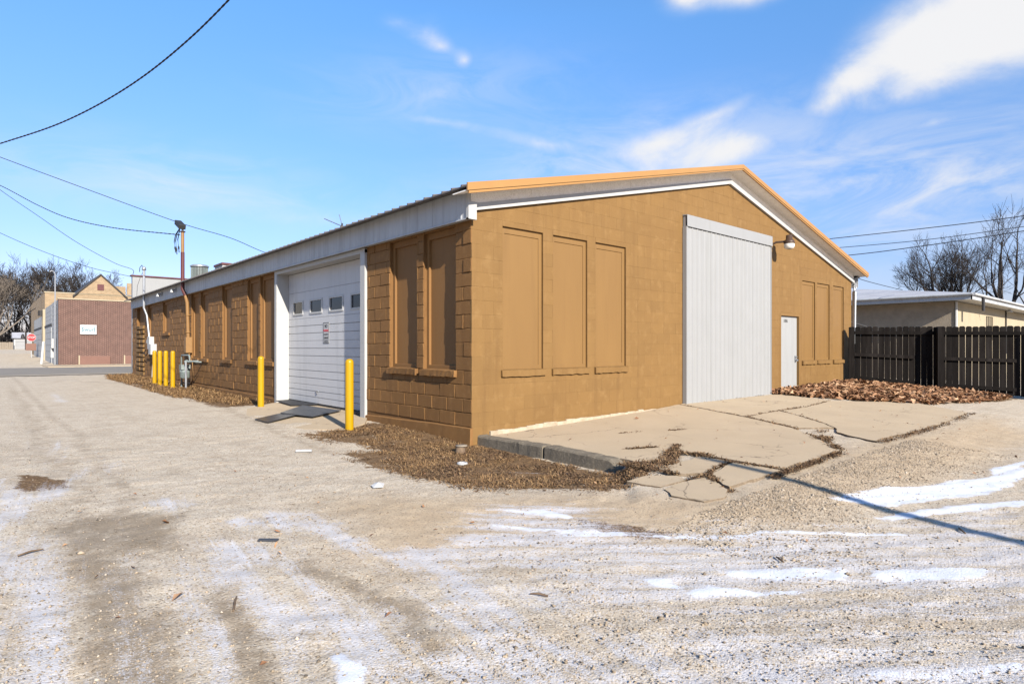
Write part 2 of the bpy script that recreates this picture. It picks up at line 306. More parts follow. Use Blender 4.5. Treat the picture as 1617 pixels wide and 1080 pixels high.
def apron_mask(x, y):
    x0 = np.interp(y, [-3.6, -2.6, -2.3], [-1.1, .0, .38]); return sstep(x0, x0 + .2, x) * sstep(-5.2, -4.1, y) * sstep(.6, .2, y) * sstep(16, 12, x)
def relief(x, y):
    return (1 - .8 * apron_mask(x, y)) * (fbm(x, y, .9, 3, 3) - .5) * .035 + (fbm(x, y, 5, 9, 3) - .5) * .016 + (fbm(x, y, 19, 21, 2) - .5) * .010
PG = {
 'S1': [(0.41, -4.62), (0.76, -4.68), (1.3, -4.8), (1.78, -5.04), (2.29, -5.07), (2.48, -5.19), (2.74, -5.3), (3.89, -5.44), (3.23, -5.56), (2.0, -5.51), (1.59, -5.38), (1.3, -5.25), (0.97, -5.17), (0.6, -5.01), (0.42, -4.77)],
 'S2': [(0.14, -5.04), (0.58, -5.16), (1.05, -5.35), (1.88, -5.75), (1.59, -5.8), (0.91, -5.47), (0.32, -5.23), (0.13, -5.11)],
 'S3': [(-2.12, -3.71), (-1.67, -4.09), (-1.33, -4.39), (-0.91, -4.65), (-0.52, -4.94), (-0.22, -5.18), (-0.04, -5.33), (-0.13, -5.36), (-0.49, -5.06), (-1.0, -4.69), (-1.46, -4.37), (-2.06, -3.84)],
 'S4': [(-1.88, -4.79), (-1.58, -4.98), (-1.16, -5.32), (-1.23, -5.37), (-1.36, -5.41), (-1.63, -5.16), (-1.84, -4.92)],
 'S4b': [(-1.09, -5.38), (-0.96, -5.49), (-0.66, -5.74), (-0.41, -5.98), (-0.67, -5.93), (-0.89, -5.8), (-1.11, -5.61), (-1.04, -5.58), (-1.16, -5.55), (-1.2, -5.46)],
 'S5': [(-2.13, -4.85), (-1.98, -5.03), (-1.65, -5.33), (-1.84, -5.31), (-2.03, -5.14), (-2.28, -4.94), (-2.23, -4.89)],
 'S5b': [(-2.3, -4.6), (-2.18, -4.67), (-2.16, -4.85), (-2.23, -4.87), (-2.31, -4.72)],
 'S6': [(-1.82, -5.33), (-1.55, -5.48), (-1.3, -5.65), (-1.35, -5.65), (-1.62, -5.47), (-1.84, -5.36)],
 'S7': [(-1.99, -3.01), (-1.76, -3.21), (-1.65, -3.48), (-1.73, -3.58), (-1.83, -3.42), (-2.0, -3.08)],
 'S7b': [(-2.33, -3.23), (-2.08, -3.53), (-1.71, -4.01), (-1.7, -4.12), (-2.06, -3.71), (-2.33, -3.33)],
 'S8': [(-4.04, -4.27), (-3.97, -4.29), (-3.94, -4.45), (-4.02, -4.64), (-4.13, -4.54)],
 'S9': [(-2.43, -5.79), (-2.09, -6.07), (-1.74, -6.28), (-1.84, -6.29), (-2.15, -6.08), (-2.45, -5.83)],
 'S10': [(3.24, -5.21), (4.5, -5.38), (4.07, -5.44), (2.79, -5.34)],
 'F1': [(-2.73, -3.25), (-1.48, -3.95), (-0.53, -4.94), (1.73, -5.74), (-0.2, -6.27), (-2.12, -6.47), (-4.14, -4.7), (-3.63, -3.98)],
 'F2': [(-5.22, -1.08), (-4.73, -2.02), (-4.09, -2.58), (-3.78, -3.85), (-4.14, -4.7), (-5.23, -3.74)],
 'F3': [(-3.72, -1.87), (-3.23, -2.0), (-3.1, -2.53), (-3.3, -2.85), (-3.62, -2.38)],
 'F4': [(-4.23, -0.7), (-3.86, -0.91), (-3.82, -1.17), (-3.99, -1.29), (-4.23, -1.02)],
 'F5': [(-3.74, 15.52), (-3.46, 15.27), (-3.67, 10.74), (-3.95, 10.99)],
 'F6': [(-5.2, 1.32), (-4.93, 0.39), (-4.87, -0.98), (-5.02, -1.25), (-5.19, -0.7)],
 'F7': [(-1.94, -2.68), (-1.36, -3.32), (-1.5, -4.24), (-0.64, -4.99), (0.48, -5.87), (-0.49, -6.02), (-2.22, -4.51), (-2.67, -3.31)],
 'F8': [(-4.74, 4.15), (-4.27, 3.74), (-4.24, 1.34), (-4.59, 1.2)],
 'F9': [(-4.11, -2.23), (-3.49, -2.86), (-3.2, -3.92), (-3.68, -4.31), (-4.04, -3.3)],
 'D1': [(-4.58, -0.89), (-3.97, -1.42), (-4.15, -2.53), (-4.58, -2.44), (-4.88, -1.18)],
 'D2': [(-4.78, -2.87), (-4.56, -2.96), (-4.62, -4.11), (-4.88, -3.88)],
 'D3': [(-4.42, -2.13), (-4.15, -2.4), (-4.24, -2.6), (-4.46, -2.48)],
 'D4': [(-2.91, -3.97), (-2.69, -4.17), (-2.81, -4.25), (-2.94, -4.12)],
 'L1': [(-1.71, -3.57), (-1.52, -3.73), (-1.31, -4.2), (-1.5, -4.29), (-1.74, -4.03), (-1.77, -3.69)],
 'L2': [(-4.98, 1.33), (-4.71, 1.01), (-4.48, 0.62), (-4.55, 0.22), (-4.94, 0.24)],
 'G1': [(-1.54, 2.16), (-0.01, 2.61), (0.54, 1.48), (0.29, 0.39), (0.08, -1.39), (-0.16, -2.6), (-0.53, -3.29), (-0.89, -3.21), (-1.25, -2.67), (-1.77, -1.86), (-2.04, -0.81), (-1.7, 0.17), (-1.28, 0.29), (-1.62, 1.28)],
}
BANDS = {
 'FB1': [(-4.09, -2.39), (-3.87, -2.99), (-3.71, -3.7), (-3.63, -4.22), (-3.52, -4.68)],
 'FB2': [(-4.83, -2.83), (-4.36, -3.29), (-4.08, -3.61), (-3.86, -4.02), (-3.72, -4.58)],
 'FB3': [(-3.73, -2.02), (-3.42, -2.35), (-3.3, -3.03), (-3.14, -3.7), (-3.03, -4.06)],
 'FB4': [(-5.16, -1.32), (-4.96, -2.82), (-4.9, -3.87)],
 'FB5': [(-2.04, -4.37), (-1.24, -5.22), (-0.08, -6.08)],
 'FB6': [(-2.84, -4.57), (-2.16, -5.27), (-0.75, -6.17)],
 'FB7': [(-3.4, -4.71), (-2.48, -5.43), (-1.35, -6.26)],
 'FB8': [(-3.2, -3.51), (-2.62, -3.54), (-2.11, -3.89), (-1.49, -4.49)],
 'FB9': [(-3.04, -5.31), (-2.58, -5.75), (-1.67, -6.3)],
 'FBa': [(-4.91, -0.22), (-4.6, 0.43), (-4.19, 1.29)],
 'FBb': [(-3.86, -4.15), (-3.8, -4.51), (-3.78, -4.85)],
 'DB1': [(-4.77, -3.98), (-4.7, -3.42), (-4.67, -2.75)],
 'DB2': [(-4.68, -4.06), (-4.61, -3.36), (-4.67, -2.37), (-4.67, -1.56)],
 'DB3': [(-4.75, -1.29), (-4.69, -2.55), (-4.63, -3.01)],
 'DB4': [(-4.34, -2.43), (-4.34, -1.65), (-4.19, 0.44), (-4.13, 4.43), (-4.23, 11.23), (-4.28, 26.35)],
 'DB5': [(-4.46, 0.31), (-4.49, 4.74), (-4.53, 16.88)],
 'DB6': [(-4.34, -4.36), (-4.24, -3.82), (-4.23, -3.36)],
 'DB7': [(-2.54, -4.96), (-1.89, -5.48), (-0.97, -6.2)],
 'DB8': [(-3.07, -4.71), (-2.21, -5.46), (-1.15, -6.23)],
 'DB9': [(-3.72, -3.2), (-3.58, -4.02), (-3.58, -4.48)],
 'DBa': [(0.28, 16.71), (-1.46, 5.39), (-1.94, 0.37)],
}
def band(x, y, P, w):
    P = np.array(P); d = np.full_like(x, 1e9)
    for i in range(len(P) - 1):
        ax, ay = P[i]; bx, by = P[i + 1]; L2 = (bx - ax) ** 2 + (by - ay) ** 2; t = np.clip(((x - ax) * (bx - ax) + (y - ay) * (by - ay)) / L2, 0, 1)
        d = np.minimum(d, np.hypot(x - ax - t * (bx - ax), y - ay - t * (by - ay)))
    return np.exp(-(d / w) ** 2)
def poly_mask(x, y, poly, soft):
    """1 inside, fading to 0 over `soft` metres outside"""
    P = np.array(poly); pad = soft * 1.1
    sel = np.where((x > P[:, 0].min() - pad) & (x < P[:, 0].max() + pad) & (y > P[:, 1].min() - pad) & (y < P[:, 1].max() + pad))[0]
    out = np.zeros_like(x)
    if not len(sel): return out
    X = x[sel]; Y = y[sel]; ins = np.zeros(len(sel), bool); d = np.full(len(sel), 1e9)
    for i in range(len(P)):
        ax, ay = P[i]; bx, by = P[(i + 1) % len(P)]
        c = ((ay > Y) != (by > Y)); 
        with np.errstate(divide='ignore', invalid='ignore'): xi = (bx - ax) * (Y - ay) / (by - ay if by != ay else 1e-9) + ax
        ins ^= c & (X < xi)
        L2 = (bx - ax) ** 2 + (by - ay) ** 2 + 1e-12; t = np.clip(((X - ax) * (bx - ax) + (Y - ay) * (by - ay)) / L2, 0, 1)
        d = np.minimum(d, np.hypot(X - ax - t * (bx - ax), Y - ay - t * (by - ay)))
    sd = np.where(ins, d, -d); out[sel] = sstep(-soft, soft, sd); return out

def tracks(x, y):
    """tyre and plough marks that run with the bend of the drive: distance across the bend"""
    cx, cy = 6.5, 9.5
    r = np.hypot(x - cx, y - cy); return r
def make_ground():
    def lines(a, b, st, far):
        mid = list(np.arange(a, b + 1e-6, st)); lo = []; hi = []; s = st; v = a
        while v > -far: s *= 1.22; v -= s; lo.append(v)
        s = st; v = b
        while v < far: s *= 1.22; v += s; hi.append(v)
        return np.array(lo[::-1] + mid + hi)
    xs = lines(-5.6, 6.2, .035, 420); ys = lines(-6.7, 3.2, .035, 420)
    X, Y = np.meshgrid(xs, ys); x = X.ravel(); y = Y.ravel()
    near = sstep(60, 25, np.hypot(x + 2, y)); z = terrain(x, y) + relief(x, y) * near
    jx = x + (fbm(x, y, 2.2, 41, 3) - .5) * .35; jy = y + (fbm(x, y, 2.2, 57, 3) - .5) * .35
    wx = x + (fbm(x, y, 7, 61, 3) - .5) * .09; wy = y + (fbm(x, y, 7, 77, 3) - .5) * .09
    snow = np.zeros_like(x); frost = np.zeros_like(x); dirt = np.zeros_like(x); lit = np.zeros_like(x)
    for k, p in PG.items():
        if k[0] == 'S': snow = np.maximum(snow, poly_mask(wx, wy, p, .06 if k in ('S7', 'S7b', 'S3', 'S6', 'S9', 'S2') else .05))
        if k[0] == 'F': frost = np.maximum(frost, poly_mask(jx, jy, p, .35 if k in ('F1', 'F2', 'F7', 'F9') else .18) * {'F1': .80, 'F2': .80, 'F7': .82, 'F9': .3, 'F3': .75, 'F4': .85, 'F5': .8, 'F6': .8, 'F8': .6}[k])
        if k[0] == 'D': dirt = np.maximum(dirt, poly_mask(jx, jy, p, .25))
        if k[0] == 'L': lit = np.maximum(lit, poly_mask(jx, jy, p, .14))
        if k[0] == 'G': lit = np.maximum(lit, poly_mask(jx, jy, p, .28))
    lit = np.maximum(lit, sstep(-1.7, -.9, jx) * sstep(.2, -.1, x) * sstep(7.2, 7.7, jy) * sstep(26, 22, y) * .95)
    # litter under the leaf drift
    lit = np.maximum(lit, poly_mask(jx, jy, LEAF_AREA, .3))
    fs_ = lambda k: .13 + .05 * (ord(k[2]) % 3)
    for k, p in BANDS.items():
        far = .35 if k in ('DB4', 'DB5', 'DBa') else (.45 if k in ('DB7', 'DB8') else 0)
        if k[0] == 'F': frost = np.maximum(frost, .95 * band(wx + (jx - x) * .5, wy + (jy - y) * .5, p, fs_(k)))
        else: dirt = np.maximum(dirt, (.95 - far) * band(wx + (jx - x) * .5, wy + (jy - y) * .5, p, fs_(k) * .9))
    frost = frost * (1 - .75 * dirt); frost = np.maximum(frost, np.clip(snow * 1.2, 0, 1) * .9)
    r = tracks(x, y); tr = .5 + .5 * np.sin(r * 2 * math.pi / .19 + 3 * fbm(x, y, .8, 5, 2)); trk = sstep(-1.0, -3.6, y) * sstep(9, 4, np.abs(x + 1))
    # two wheel ruts running down the alley
    rut = np.exp(-((jx + 4.55 + .05 * y * 0) / .22) ** 2) + np.exp(-((jx + 3.0) / .25) ** 2) * .5
    rut = rut * sstep(-3.5, 0, y) * sstep(34, 12, y)
    z = z - .012 * rut * near + snow * .006 * near - .004 * tr * trk * sstep(.25, .6, frost)
    me = bpy.data.meshes.new('ground'); nx = len(xs); ny = len(ys)
    me.vertices.add(nx * ny); me.vertices.foreach_set('co', np.stack([x, y, z], 1).ravel())
    i = (np.arange(ny - 1)[:, None] * nx + np.arange(nx - 1)[None, :]).ravel(); q = np.stack([i, i + 1, i + nx + 1, i + nx], 1)
    me.loops.add(q.size); me.loops.foreach_set('vertex_index', q.ravel().astype(np.int32))
    me.polygons.add(len(q)); me.polygons.foreach_set('loop_start', (np.arange(len(q)) * 4).astype(np.int32)); me.polygons.foreach_set('loop_total', np.full(len(q), 4, np.int32))
    me.update(calc_edges=True); me.polygons.foreach_set('use_smooth', np.ones(len(q), bool))
    for nme, a in (('snow', snow), ('frost', frost), ('dirt', np.maximum(dirt, rut * .6)), ('litter', lit), ('track', tr * trk), ('tanz', np.maximum(poly_mask(jx, jy, TAN_ZONE, .45), 0)), ('lane', sstep(-2.9, -3.9, x + .15 * y))):
        at = me.attributes.new(nme, 'FLOAT', 'POINT'); at.data.foreach_set('value', a.astype(np.float32))
    m = bpy.data.materials.new('gravel_ground'); m.use_nodes = True; nt = m.node_tree; N = nt.nodes; L = nt.links; P = N['Principled BSDF']; P.inputs['Roughness'].default_value = .95; P.inputs['Specular IOR Level'].default_value = .15
    g = N.new('ShaderNodeNewGeometry'); pos = g.outputs['Position']
    def noise(sc, det=6, rg=.6, p=None, st=None):
        n = N.new('ShaderNodeTexNoise'); n.inputs['Scale'].default_value = sc; n.inputs['Detail'].default_value = det; n.inputs['Roughness'].default_value = rg
        if st:
            mp = N.new('ShaderNodeMapping'); mp.inputs['Rotation'].default_value = (0, 0, st[0]); mp.inputs['Scale'].default_value = st[1]; L.new(pos, mp.inputs[0]); L.new(mp.outputs[0], n.inputs[0])
        else: L.new(pos, n.inputs[0])
        return n.outputs[0]
    def mth(op, a, b, clamp=False):
        x_ = N.new('ShaderNodeMath'); x_.operation = op; x_.use_clamp = clamp
        for k, v in enumerate((a, b)):
            if isinstance(v, (int, float)): x_.inputs[k].default_value = v
            else: L.new(v, x_.inputs[k])
        return x_.outputs[0]
    def ramp(v, a, b, c=0, d=1):
        r_ = N.new('ShaderNodeMapRange'); r_.interpolation_type = 'SMOOTHSTEP'
        for k, q_ in ((1, a), (2, b), (3, c), (4, d)): r_.inputs[k].default_value = q_
        L.new(v, r_.inputs[0]); return r_.outputs[0]
    def mix(f, a, b, bt='MIX'):
        x_ = N.new('ShaderNodeMix'); x_.data_type = 'RGBA'; x_.blend_type = bt
        for k, v in ((0, f), (6, a), (7, b)):
            if isinstance(v, (int, float)): x_.inputs[k].default_value = v
            elif isinstance(v, tuple): x_.inputs[k].default_value = (*v, 1)
            else: L.new(v, x_.inputs[k])
        return x_.outputs[2]
    def attr(nm):
        a = N.new('ShaderNodeAttribute'); a.attribute_name = nm; return a.outputs['Fac']
    n_big = noise(.7, 5); n_mid = noise(6, 6, .65); n_fine = noise(60, 6, .7)
    vo = N.new('ShaderNodeTexVoronoi'); vo.inputs['Scale'].default_value = 95; L.new(pos, vo.inputs[0])
    vs = N.new('ShaderNodeTexVoronoi'); vs.inputs['Scale'].default_value = 26; L.new(pos, vs.inputs[0])
    grain = N.new('ShaderNodeTexNoise'); grain.inputs['Scale'].default_value = 150; grain.inputs['Detail'].default_value = 3; L.new(pos, grain.inputs[0]); grain = grain.outputs[0]
    base = mix(ramp(n_big, .35, .65), (.55, .44, .325), (.49, .39, .285))
    base = mix(ramp(n_mid, .35, .7), base, (.60, .50, .38))
    cel = N.new('ShaderNodeSeparateColor'); L.new(vo.outputs['Color'], cel.inputs[0])
    base = mix(ramp(noise(1.7, 6, .65), .48, .68, 0, .55), base, (.40, .31, .215))
    base = mix(ramp(cel.outputs[0], .0, 1, 0, .4), base, (.40, .325, .24))
    base = mix(ramp(cel.outputs[1], .82, .95, 0, .55), base, (.70, .62, .52))
    base = mix(ramp(cel.outputs[2], .88, .97, 0, .55), base, (.11, .085, .06))
    base = mix(ramp(n_fine, .55, .75, 0, .35), base, (.36, .29, .21))
    base = mix(mth('MULTIPLY', attr('tanz'), .9), base, mix(ramp(n_mid, .35, .7), (.43, .315, .20), (.50, .375, .245)))
    base = mix(ramp(n_fine, .60, .70, 0, .6), base, (.15, .115, .08))
    base = mix(ramp(cel.outputs[2], .80, .88, 0, .45), base, (.20, .155, .11))
    # damp, dark earth
    fs_d = noise(11, 7, .7)
    dn = mth('ADD', attr('dirt'), mth('ADD', mth('MULTIPLY', mth('SUBTRACT', noise(3.5, 7, .65), .5), 1.1), mth('MULTIPLY', mth('SUBTRACT', fs_d, .5), 1.4)))
    base = mix(ramp(dn, .30, 1.10, 0, .8), base, (.235, .175, .115))
    # litter and bare soil between dead grass
    ln = mth('ADD', attr('litter'), mth('MULTIPLY', mth('SUBTRACT', noise(7, 7, .7), .5), 1.5))
    lc = mix(ramp(noise(45, 5, .7), .4, .62), (.10, .055, .027), (.24, .145, .07))
    base = mix(ramp(ln, .42, .62), base, lc)
    # rubbed-in frost and thin snow, drawn out along the direction of travel
    def streak_noise(d, a_, b_, sc):
        out = []
        for v, k_ in ((d, a_), ((-d[1], d[0]), b_)):
            vm = N.new('ShaderNodeVectorMath'); vm.operation = 'DOT_PRODUCT'; L.new(pos, vm.inputs[0]); vm.inputs[1].default_value = (v[0], v[1], 0); out.append(mth('MULTIPLY', vm.outputs['Value'], k_))
        c_ = N.new('ShaderNodeCombineXYZ'); L.new(out[0], c_.inputs[0]); L.new(out[1], c_.inputs[1]); q = N.new('ShaderNodeTexNoise'); q.inputs['Scale'].default_value = sc; q.inputs['Detail'].default_value = 8; q.inputs['Roughness'].default_value = .68; q.inputs['Distortion'].default_value = .4; L.new(c_.outputs[0], q.inputs[0]); return q.outputs[0]
    sr = streak_noise((.76, -.65), .55, 7.5, 1); slv = streak_noise((.12, .99), .4, 4.5, 1.3); mxf = N.new('ShaderNodeMix'); L.new(attr('lane'), mxf.inputs[0]); L.new(sr, mxf.inputs[2]); L.new(slv, mxf.inputs[3]); fs = mxf.outputs[0]; fs2 = noise(13, 6, .7)
    fn = mth('ADD', attr('frost'), mth('ADD', mth('MULTIPLY', mth('SUBTRACT', fs, .5), 3.3), mth('MULTIPLY', mth('SUBTRACT', fs2, .5), 1.1)))
    fn = mth('ADD', fn, mth('MULTIPLY', attr('track'), mth('MULTIPLY', attr('frost'), .10)))
    fn = mth('ADD', fn, mth('ADD', mth('MULTIPLY', mth('SUBTRACT', grain, .5), 1.5), mth('MULTIPLY', mth('SUBTRACT', n_fine, .5), 1.6)))
    fr = ramp(fn, .44, 1.08, 0, .87)
    fr = mth('MULTIPLY', fr, ramp(cel.outputs[0], .0, .30, .35, 1))
    base = mix(fr, base, (.56, .53, .53))
    ta = streak_noise((.76, -.65), .30, 17, 1); tb_ = streak_noise((.12, .99), .25, 13, 1); tm = N.new('ShaderNodeMix'); L.new(attr('lane'), tm.inputs[0]); L.new(ta, tm.inputs[2]); L.new(tb_, tm.inputs[3]); fs3 = tm.outputs[0]
    tg_ = mth('ADD', fs3, mth('MULTIPLY', mth('SUBTRACT', grain, .5), .35))
    base = mix(mth('MULTIPLY', ramp(tg_, .40, .24, 0, .6), ramp(attr('frost'), .1, .6)), base, (.26, .20, .14))
    base = mix(mth('MULTIPLY', ramp(tg_, .54, .72, 0, .8), ramp(attr('frost'), .25, .8)), base, (.64, .615, .62))
    sn = mth('ADD', attr('snow'), mth('ADD', mth('MULTIPLY', mth('SUBTRACT', noise(18, 8, .75), .5), 1.3), mth('MULTIPLY', mth('SUBTRACT', fs, .5), 1.3)))
    sf = mth('MULTIPLY', ramp(mth('ADD', sn, mth('MULTIPLY', mth('SUBTRACT', fs3, .5), 1.1)), .42, .85, 0, .88), ramp(attr('snow'), .02, .2))
    base = mix(sf, base, (.64, .65, .70))
    base = mix(1.0, base, (.755, .775, .795), 'MULTIPLY'); L.new(base, P.inputs['Base Color'])
    hb = mth('ADD', mth('MULTIPLY', vo.outputs['Distance'], -.4), mth('ADD', mth('MULTIPLY', n_fine, 1.3), mth('ADD', mth('MULTIPLY', n_mid, .7), mth('MULTIPLY', fs, .8))))
    b = N.new('ShaderNodeBump'); b.inputs['Distance'].default_value = .016; L.new(mth('SUBTRACT', .5, mth('MULTIPLY', sf, .25)), b.inputs['Strength']); L.new(hb, b.inputs['Height']); L.new(b.outputs[0], P.inputs['Normal'])
    o = link('ground', me, m); tag(o, 'pale gravel ground of the alley with frost and thin snow tracks', 'ground', kind='structure'); return o
TAN_ZONE = [(-3.0, -1.71), (-1.05, -3.27), (-0.31, -4.07), (2.75, -3.87), (9.14, -4.11), (6.71, -5.24), (2.3, -4.96), (0.13, -4.73), (-0.86, -4.62), (-1.78, -4.17), (-2.44, -3.59), (-3.34, -3.6)]
LEAF_AREA = [(8.6, .3), (9.2, -.6), (9.6, -1.5), (9.7, -2.2), (10.6, -2.9), (11.6, -3.3), (13, -3.6), (14.6, -3.6), (14.3, -2), (13.7, 0), (12, .3)]
make_ground()
def gz(x, y): return float(terrain(x, y) + relief(np.array([x]), np.array([y]))[0])

# cross street
b = MB(); b.box((-120, 27.0, -.1), (120, 39.5, .082)); tag(b.build('cross_street', M['asphalt']), 'grey asphalt street crossing the end of the alley', 'street', kind='structure')
b = MB(); b.box((-120, 26.45, -.1), (120, 26.998, .062)); tag(b.build('street_gutter', M['tar']), 'dark gutter strip along the near edge of the street', 'gutter', kind='structure')
b = MB(); b.box((-2.2, 40.5, -.1), (120, 46.2, .088)); tag(b.build('pavement', M['concrete']), 'pale concrete pavement in front of the brick building', 'pavement', kind='structure')

# ------------------------------------------------------------------ concrete apron and kerb
def slab_piece(parent, name, pts, thick=.13, jit=.02, dz=0):
    out = []
    k = len(pts)
    for i in range(k):
        a = np.array(pts[i]); c = np.array(pts[(i + 1) % k]); L_ = np.hypot(*(c - a)); n = max(1, int(L_ / .09))
        for j in range(n):
            p = a + (c - a) * j / n; q = p + (np.array([fbm(p[0], p[1], 3, 5, 3), fbm(p[0], p[1], 3, 8, 3)]) - .5) * jit * 5 + (np.array([fbm(p[0], p[1], 14, 15, 3), fbm(p[0], p[1], 14, 18, 3)]) - .5) * jit * 2.2
            out.append(q)
    b = bmesh.new(); top = [b.verts.new((p[0], p[1], 0)) for p in out]; f = b.faces.new(top)
    cen = np.mean(out, axis=0)
    bmesh.ops.triangulate(b, faces=[f])
    bmesh.ops.subdivide_edges(b, edges=[e for e in b.edges if e.calc_length() > .5 and not e.is_boundary], cuts=3, use_grid_fill=False)
    bmesh.ops.triangulate(b, faces=b.faces)
    be = [e for e in b.edges if e.is_boundary]
    r = bmesh.ops.extrude_edge_only(b, edges=be); low = [v for v in r['geom'] if isinstance(v, bmesh.types.BMVert)]; ls = set(low)
    # chamfered rim: first ring 1 cm out and down, then skirt
    for v in low:
        d = Vector((v.co.x - cen[0], v.co.y - cen[1], 0)).normalized(); v.co.x += d.x * .006; v.co.y += d.y * .006; v.co.z = -thick
    for v in b.verts:
        v.co.z += float(slab_z(v.co.x, v.co.y)) + dz + (0 if v in ls else (fbm(v.co.x, v.co.y, 1.2, 33, 2) - .5) * .012)
    bmesh.ops.recalc_face_normals(b, faces=b.faces); b.normal_update()
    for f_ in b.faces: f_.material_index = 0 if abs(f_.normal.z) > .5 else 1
    me = bpy.data.meshes.new(name); b.to_mesh(me); b.free(); me.materials.append(M['concrete']); me.materials.append(M['dimmed_soiled_concrete'])
    return link(name, me, None, parent)
apron = thing('concrete_apron', 'cracked concrete apron in front of the sliding door', 'pavement'); apron['kind'] = 'structure'
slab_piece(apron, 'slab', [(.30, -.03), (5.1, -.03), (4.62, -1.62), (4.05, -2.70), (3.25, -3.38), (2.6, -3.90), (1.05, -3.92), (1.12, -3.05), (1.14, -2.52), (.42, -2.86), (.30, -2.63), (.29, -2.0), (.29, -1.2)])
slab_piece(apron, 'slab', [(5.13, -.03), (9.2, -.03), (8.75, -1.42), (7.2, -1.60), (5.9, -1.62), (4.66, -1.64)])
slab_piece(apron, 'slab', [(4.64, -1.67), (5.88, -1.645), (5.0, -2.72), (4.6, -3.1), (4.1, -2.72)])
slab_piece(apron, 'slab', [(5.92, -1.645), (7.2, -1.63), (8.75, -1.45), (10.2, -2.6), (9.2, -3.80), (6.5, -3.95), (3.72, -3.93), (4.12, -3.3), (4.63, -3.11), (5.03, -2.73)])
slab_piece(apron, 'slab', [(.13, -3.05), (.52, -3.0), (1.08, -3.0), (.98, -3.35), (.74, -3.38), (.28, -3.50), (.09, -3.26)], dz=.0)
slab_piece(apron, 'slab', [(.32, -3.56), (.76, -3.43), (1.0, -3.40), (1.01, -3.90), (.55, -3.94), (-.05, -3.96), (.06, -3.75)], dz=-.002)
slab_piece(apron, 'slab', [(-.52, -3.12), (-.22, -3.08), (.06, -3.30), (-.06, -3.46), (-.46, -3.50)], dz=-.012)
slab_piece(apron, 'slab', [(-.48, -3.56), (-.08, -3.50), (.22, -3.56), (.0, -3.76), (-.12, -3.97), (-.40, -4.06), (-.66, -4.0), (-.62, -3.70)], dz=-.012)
pad = thing('drive_in_pad', 'smooth concrete pad sloping up to the garage door', 'pavement'); pad['kind'] = 'structure'
def make_pad():
    b = MB(); P = [(.42, 3.2, .02), (.42, 7.5, .02), (-.35, 7.1, .0), (-1.0, 6.5, -.025), (-1.42, 5.2, -.045), (-1.52, 3.9, -.05), (-1.3, 2.7, -.045), (-.9, 2.15, -.035), (-.35, 2.5, -.01), (-.02, 3.05, .01)]
    n = len(P); c = (-.3, 4.8, .0)
    b.add([c] + P, [(0, i + 1, (i + 1) % n + 1) for i in range(n)]); b.add(P + [(p[0] * 1.01, p[1], p[2] - .2) for p in P], [(i, (i + 1) % n, (i + 1) % n + n, i + n) for i in range(n)])
    return b.build('pad_slab', M['concrete'], pad)
make_pad()
def kerb_piece(y0, y1, zt0, zt1, broken=False, label=None):
    b = bmesh.new(); n = max(4, int((y0 - y1) / .025)); rows = []
    for i in range(n + 1):
        t = i / n; y = y0 + (y1 - y0) * t; zt = zt0 + (zt1 - zt0) * t + (fbm(y, 0, 7, 4, 4) - .5) * .03
        if broken: zt -= .12 * float(sstep(.80, 1.0, t))
        xo = .10 + (fbm(y, 3, 5, 14, 4) - .5) * .022; xi = xo + .17
        rows.append([b.verts.new(p) for p in ((xo - .012, y, -.3), (xo, y, zt - .02), (xo + .018, y, zt), (xi, y, zt), (xi, y, -.3))])
    for i in range(n):
        for k in range(4): b.faces.new((rows[i][k], rows[i][k + 1], rows[i + 1][k + 1], rows[i + 1][k]))
    b.faces.new(rows[0]); b.faces.new(rows[-1]); bmesh.ops.recalc_face_normals(b, faces=b.faces)
    me = bpy.data.meshes.new('concrete_kerb'); b.to_mesh(me); b.free(); o = link('concrete_kerb', me, M['kerb'])
    return tag(o, label, 'kerb', 'low concrete kerbs along the apron')
kerb_piece(-.005, -1.32, .01, .022, label='low grey concrete kerb section starting at the building corner')
kerb_piece(-1.36, -2.62, .022, .01, True, label='low grey concrete kerb section with a broken chipped end')

# ------------------------------------------------------------------ the block warehouse
WH = thing('block_warehouse', 'long tan painted block warehouse with white sliding door and shallow gable roof', 'warehouse')
RS = .2325                                                   # roof slope
def rake(x): return 3.185 + RS * min(x, 14 - x)
LONG = lambda s, t, d: (d, s, t)                             # along the alley: depth goes +x
GAB = lambda s, t, d: (s, d, t)                              # gable: depth goes +y
def clip(poly, a, b, c):
    """keep a*s + b*t <= c"""
    out = []
    for i in range(len(poly)):
        p, q = poly[i], poly[(i + 1) % len(poly)]; dp = a * p[0] + b * p[1] - c; dq = a * q[0] + b * q[1] - c
        if dp <= 0: out.append(p)
        if (dp < 0 < dq) or (dq < 0 < dp): t = dp / (dp - dq); out.append((p[0] + (q[0] - p[0]) * t, p[1] + (q[1] - p[1]) * t))
    return out
def rect_minus(r, o):
    s0, s1, t0, t1 = r; a, b, c, d = o
    if b <= s0 or a >= s1 or d <= t0 or c >= t1: return [r]
    out = []
    if a > s0: out.append((s0, a, t0, t1))
    if b < s1: out.append((b, s1, t0, t1))
    m0, m1 = max(s0, a), min(s1, b)
    if c > t0: out.append((m0, m1, t0, c))
    if d < t1: out.append((m0, m1, d, t1))
    return out
ZO = .13
L_WIN = [(.395, 1.24, .93, 3.03), (1.44, 2.28, .93, 3.03), (7.70, 8.67, .93, 3.03), (8.81, 9.63, .93, 3.03), (10.97, 11.86, .93, 3.03), (13.30, 14.17, .93, 3.03), (14.39, 15.34, .93, 3.03), (18.44, 19.55, 1.83, 3.01), (21.30, 22.40, .93, 3.03)]
GAR = (3.2, 7.5, -.3, 3.06); NICHE = (23.1, 24.8, .05, 3.02)
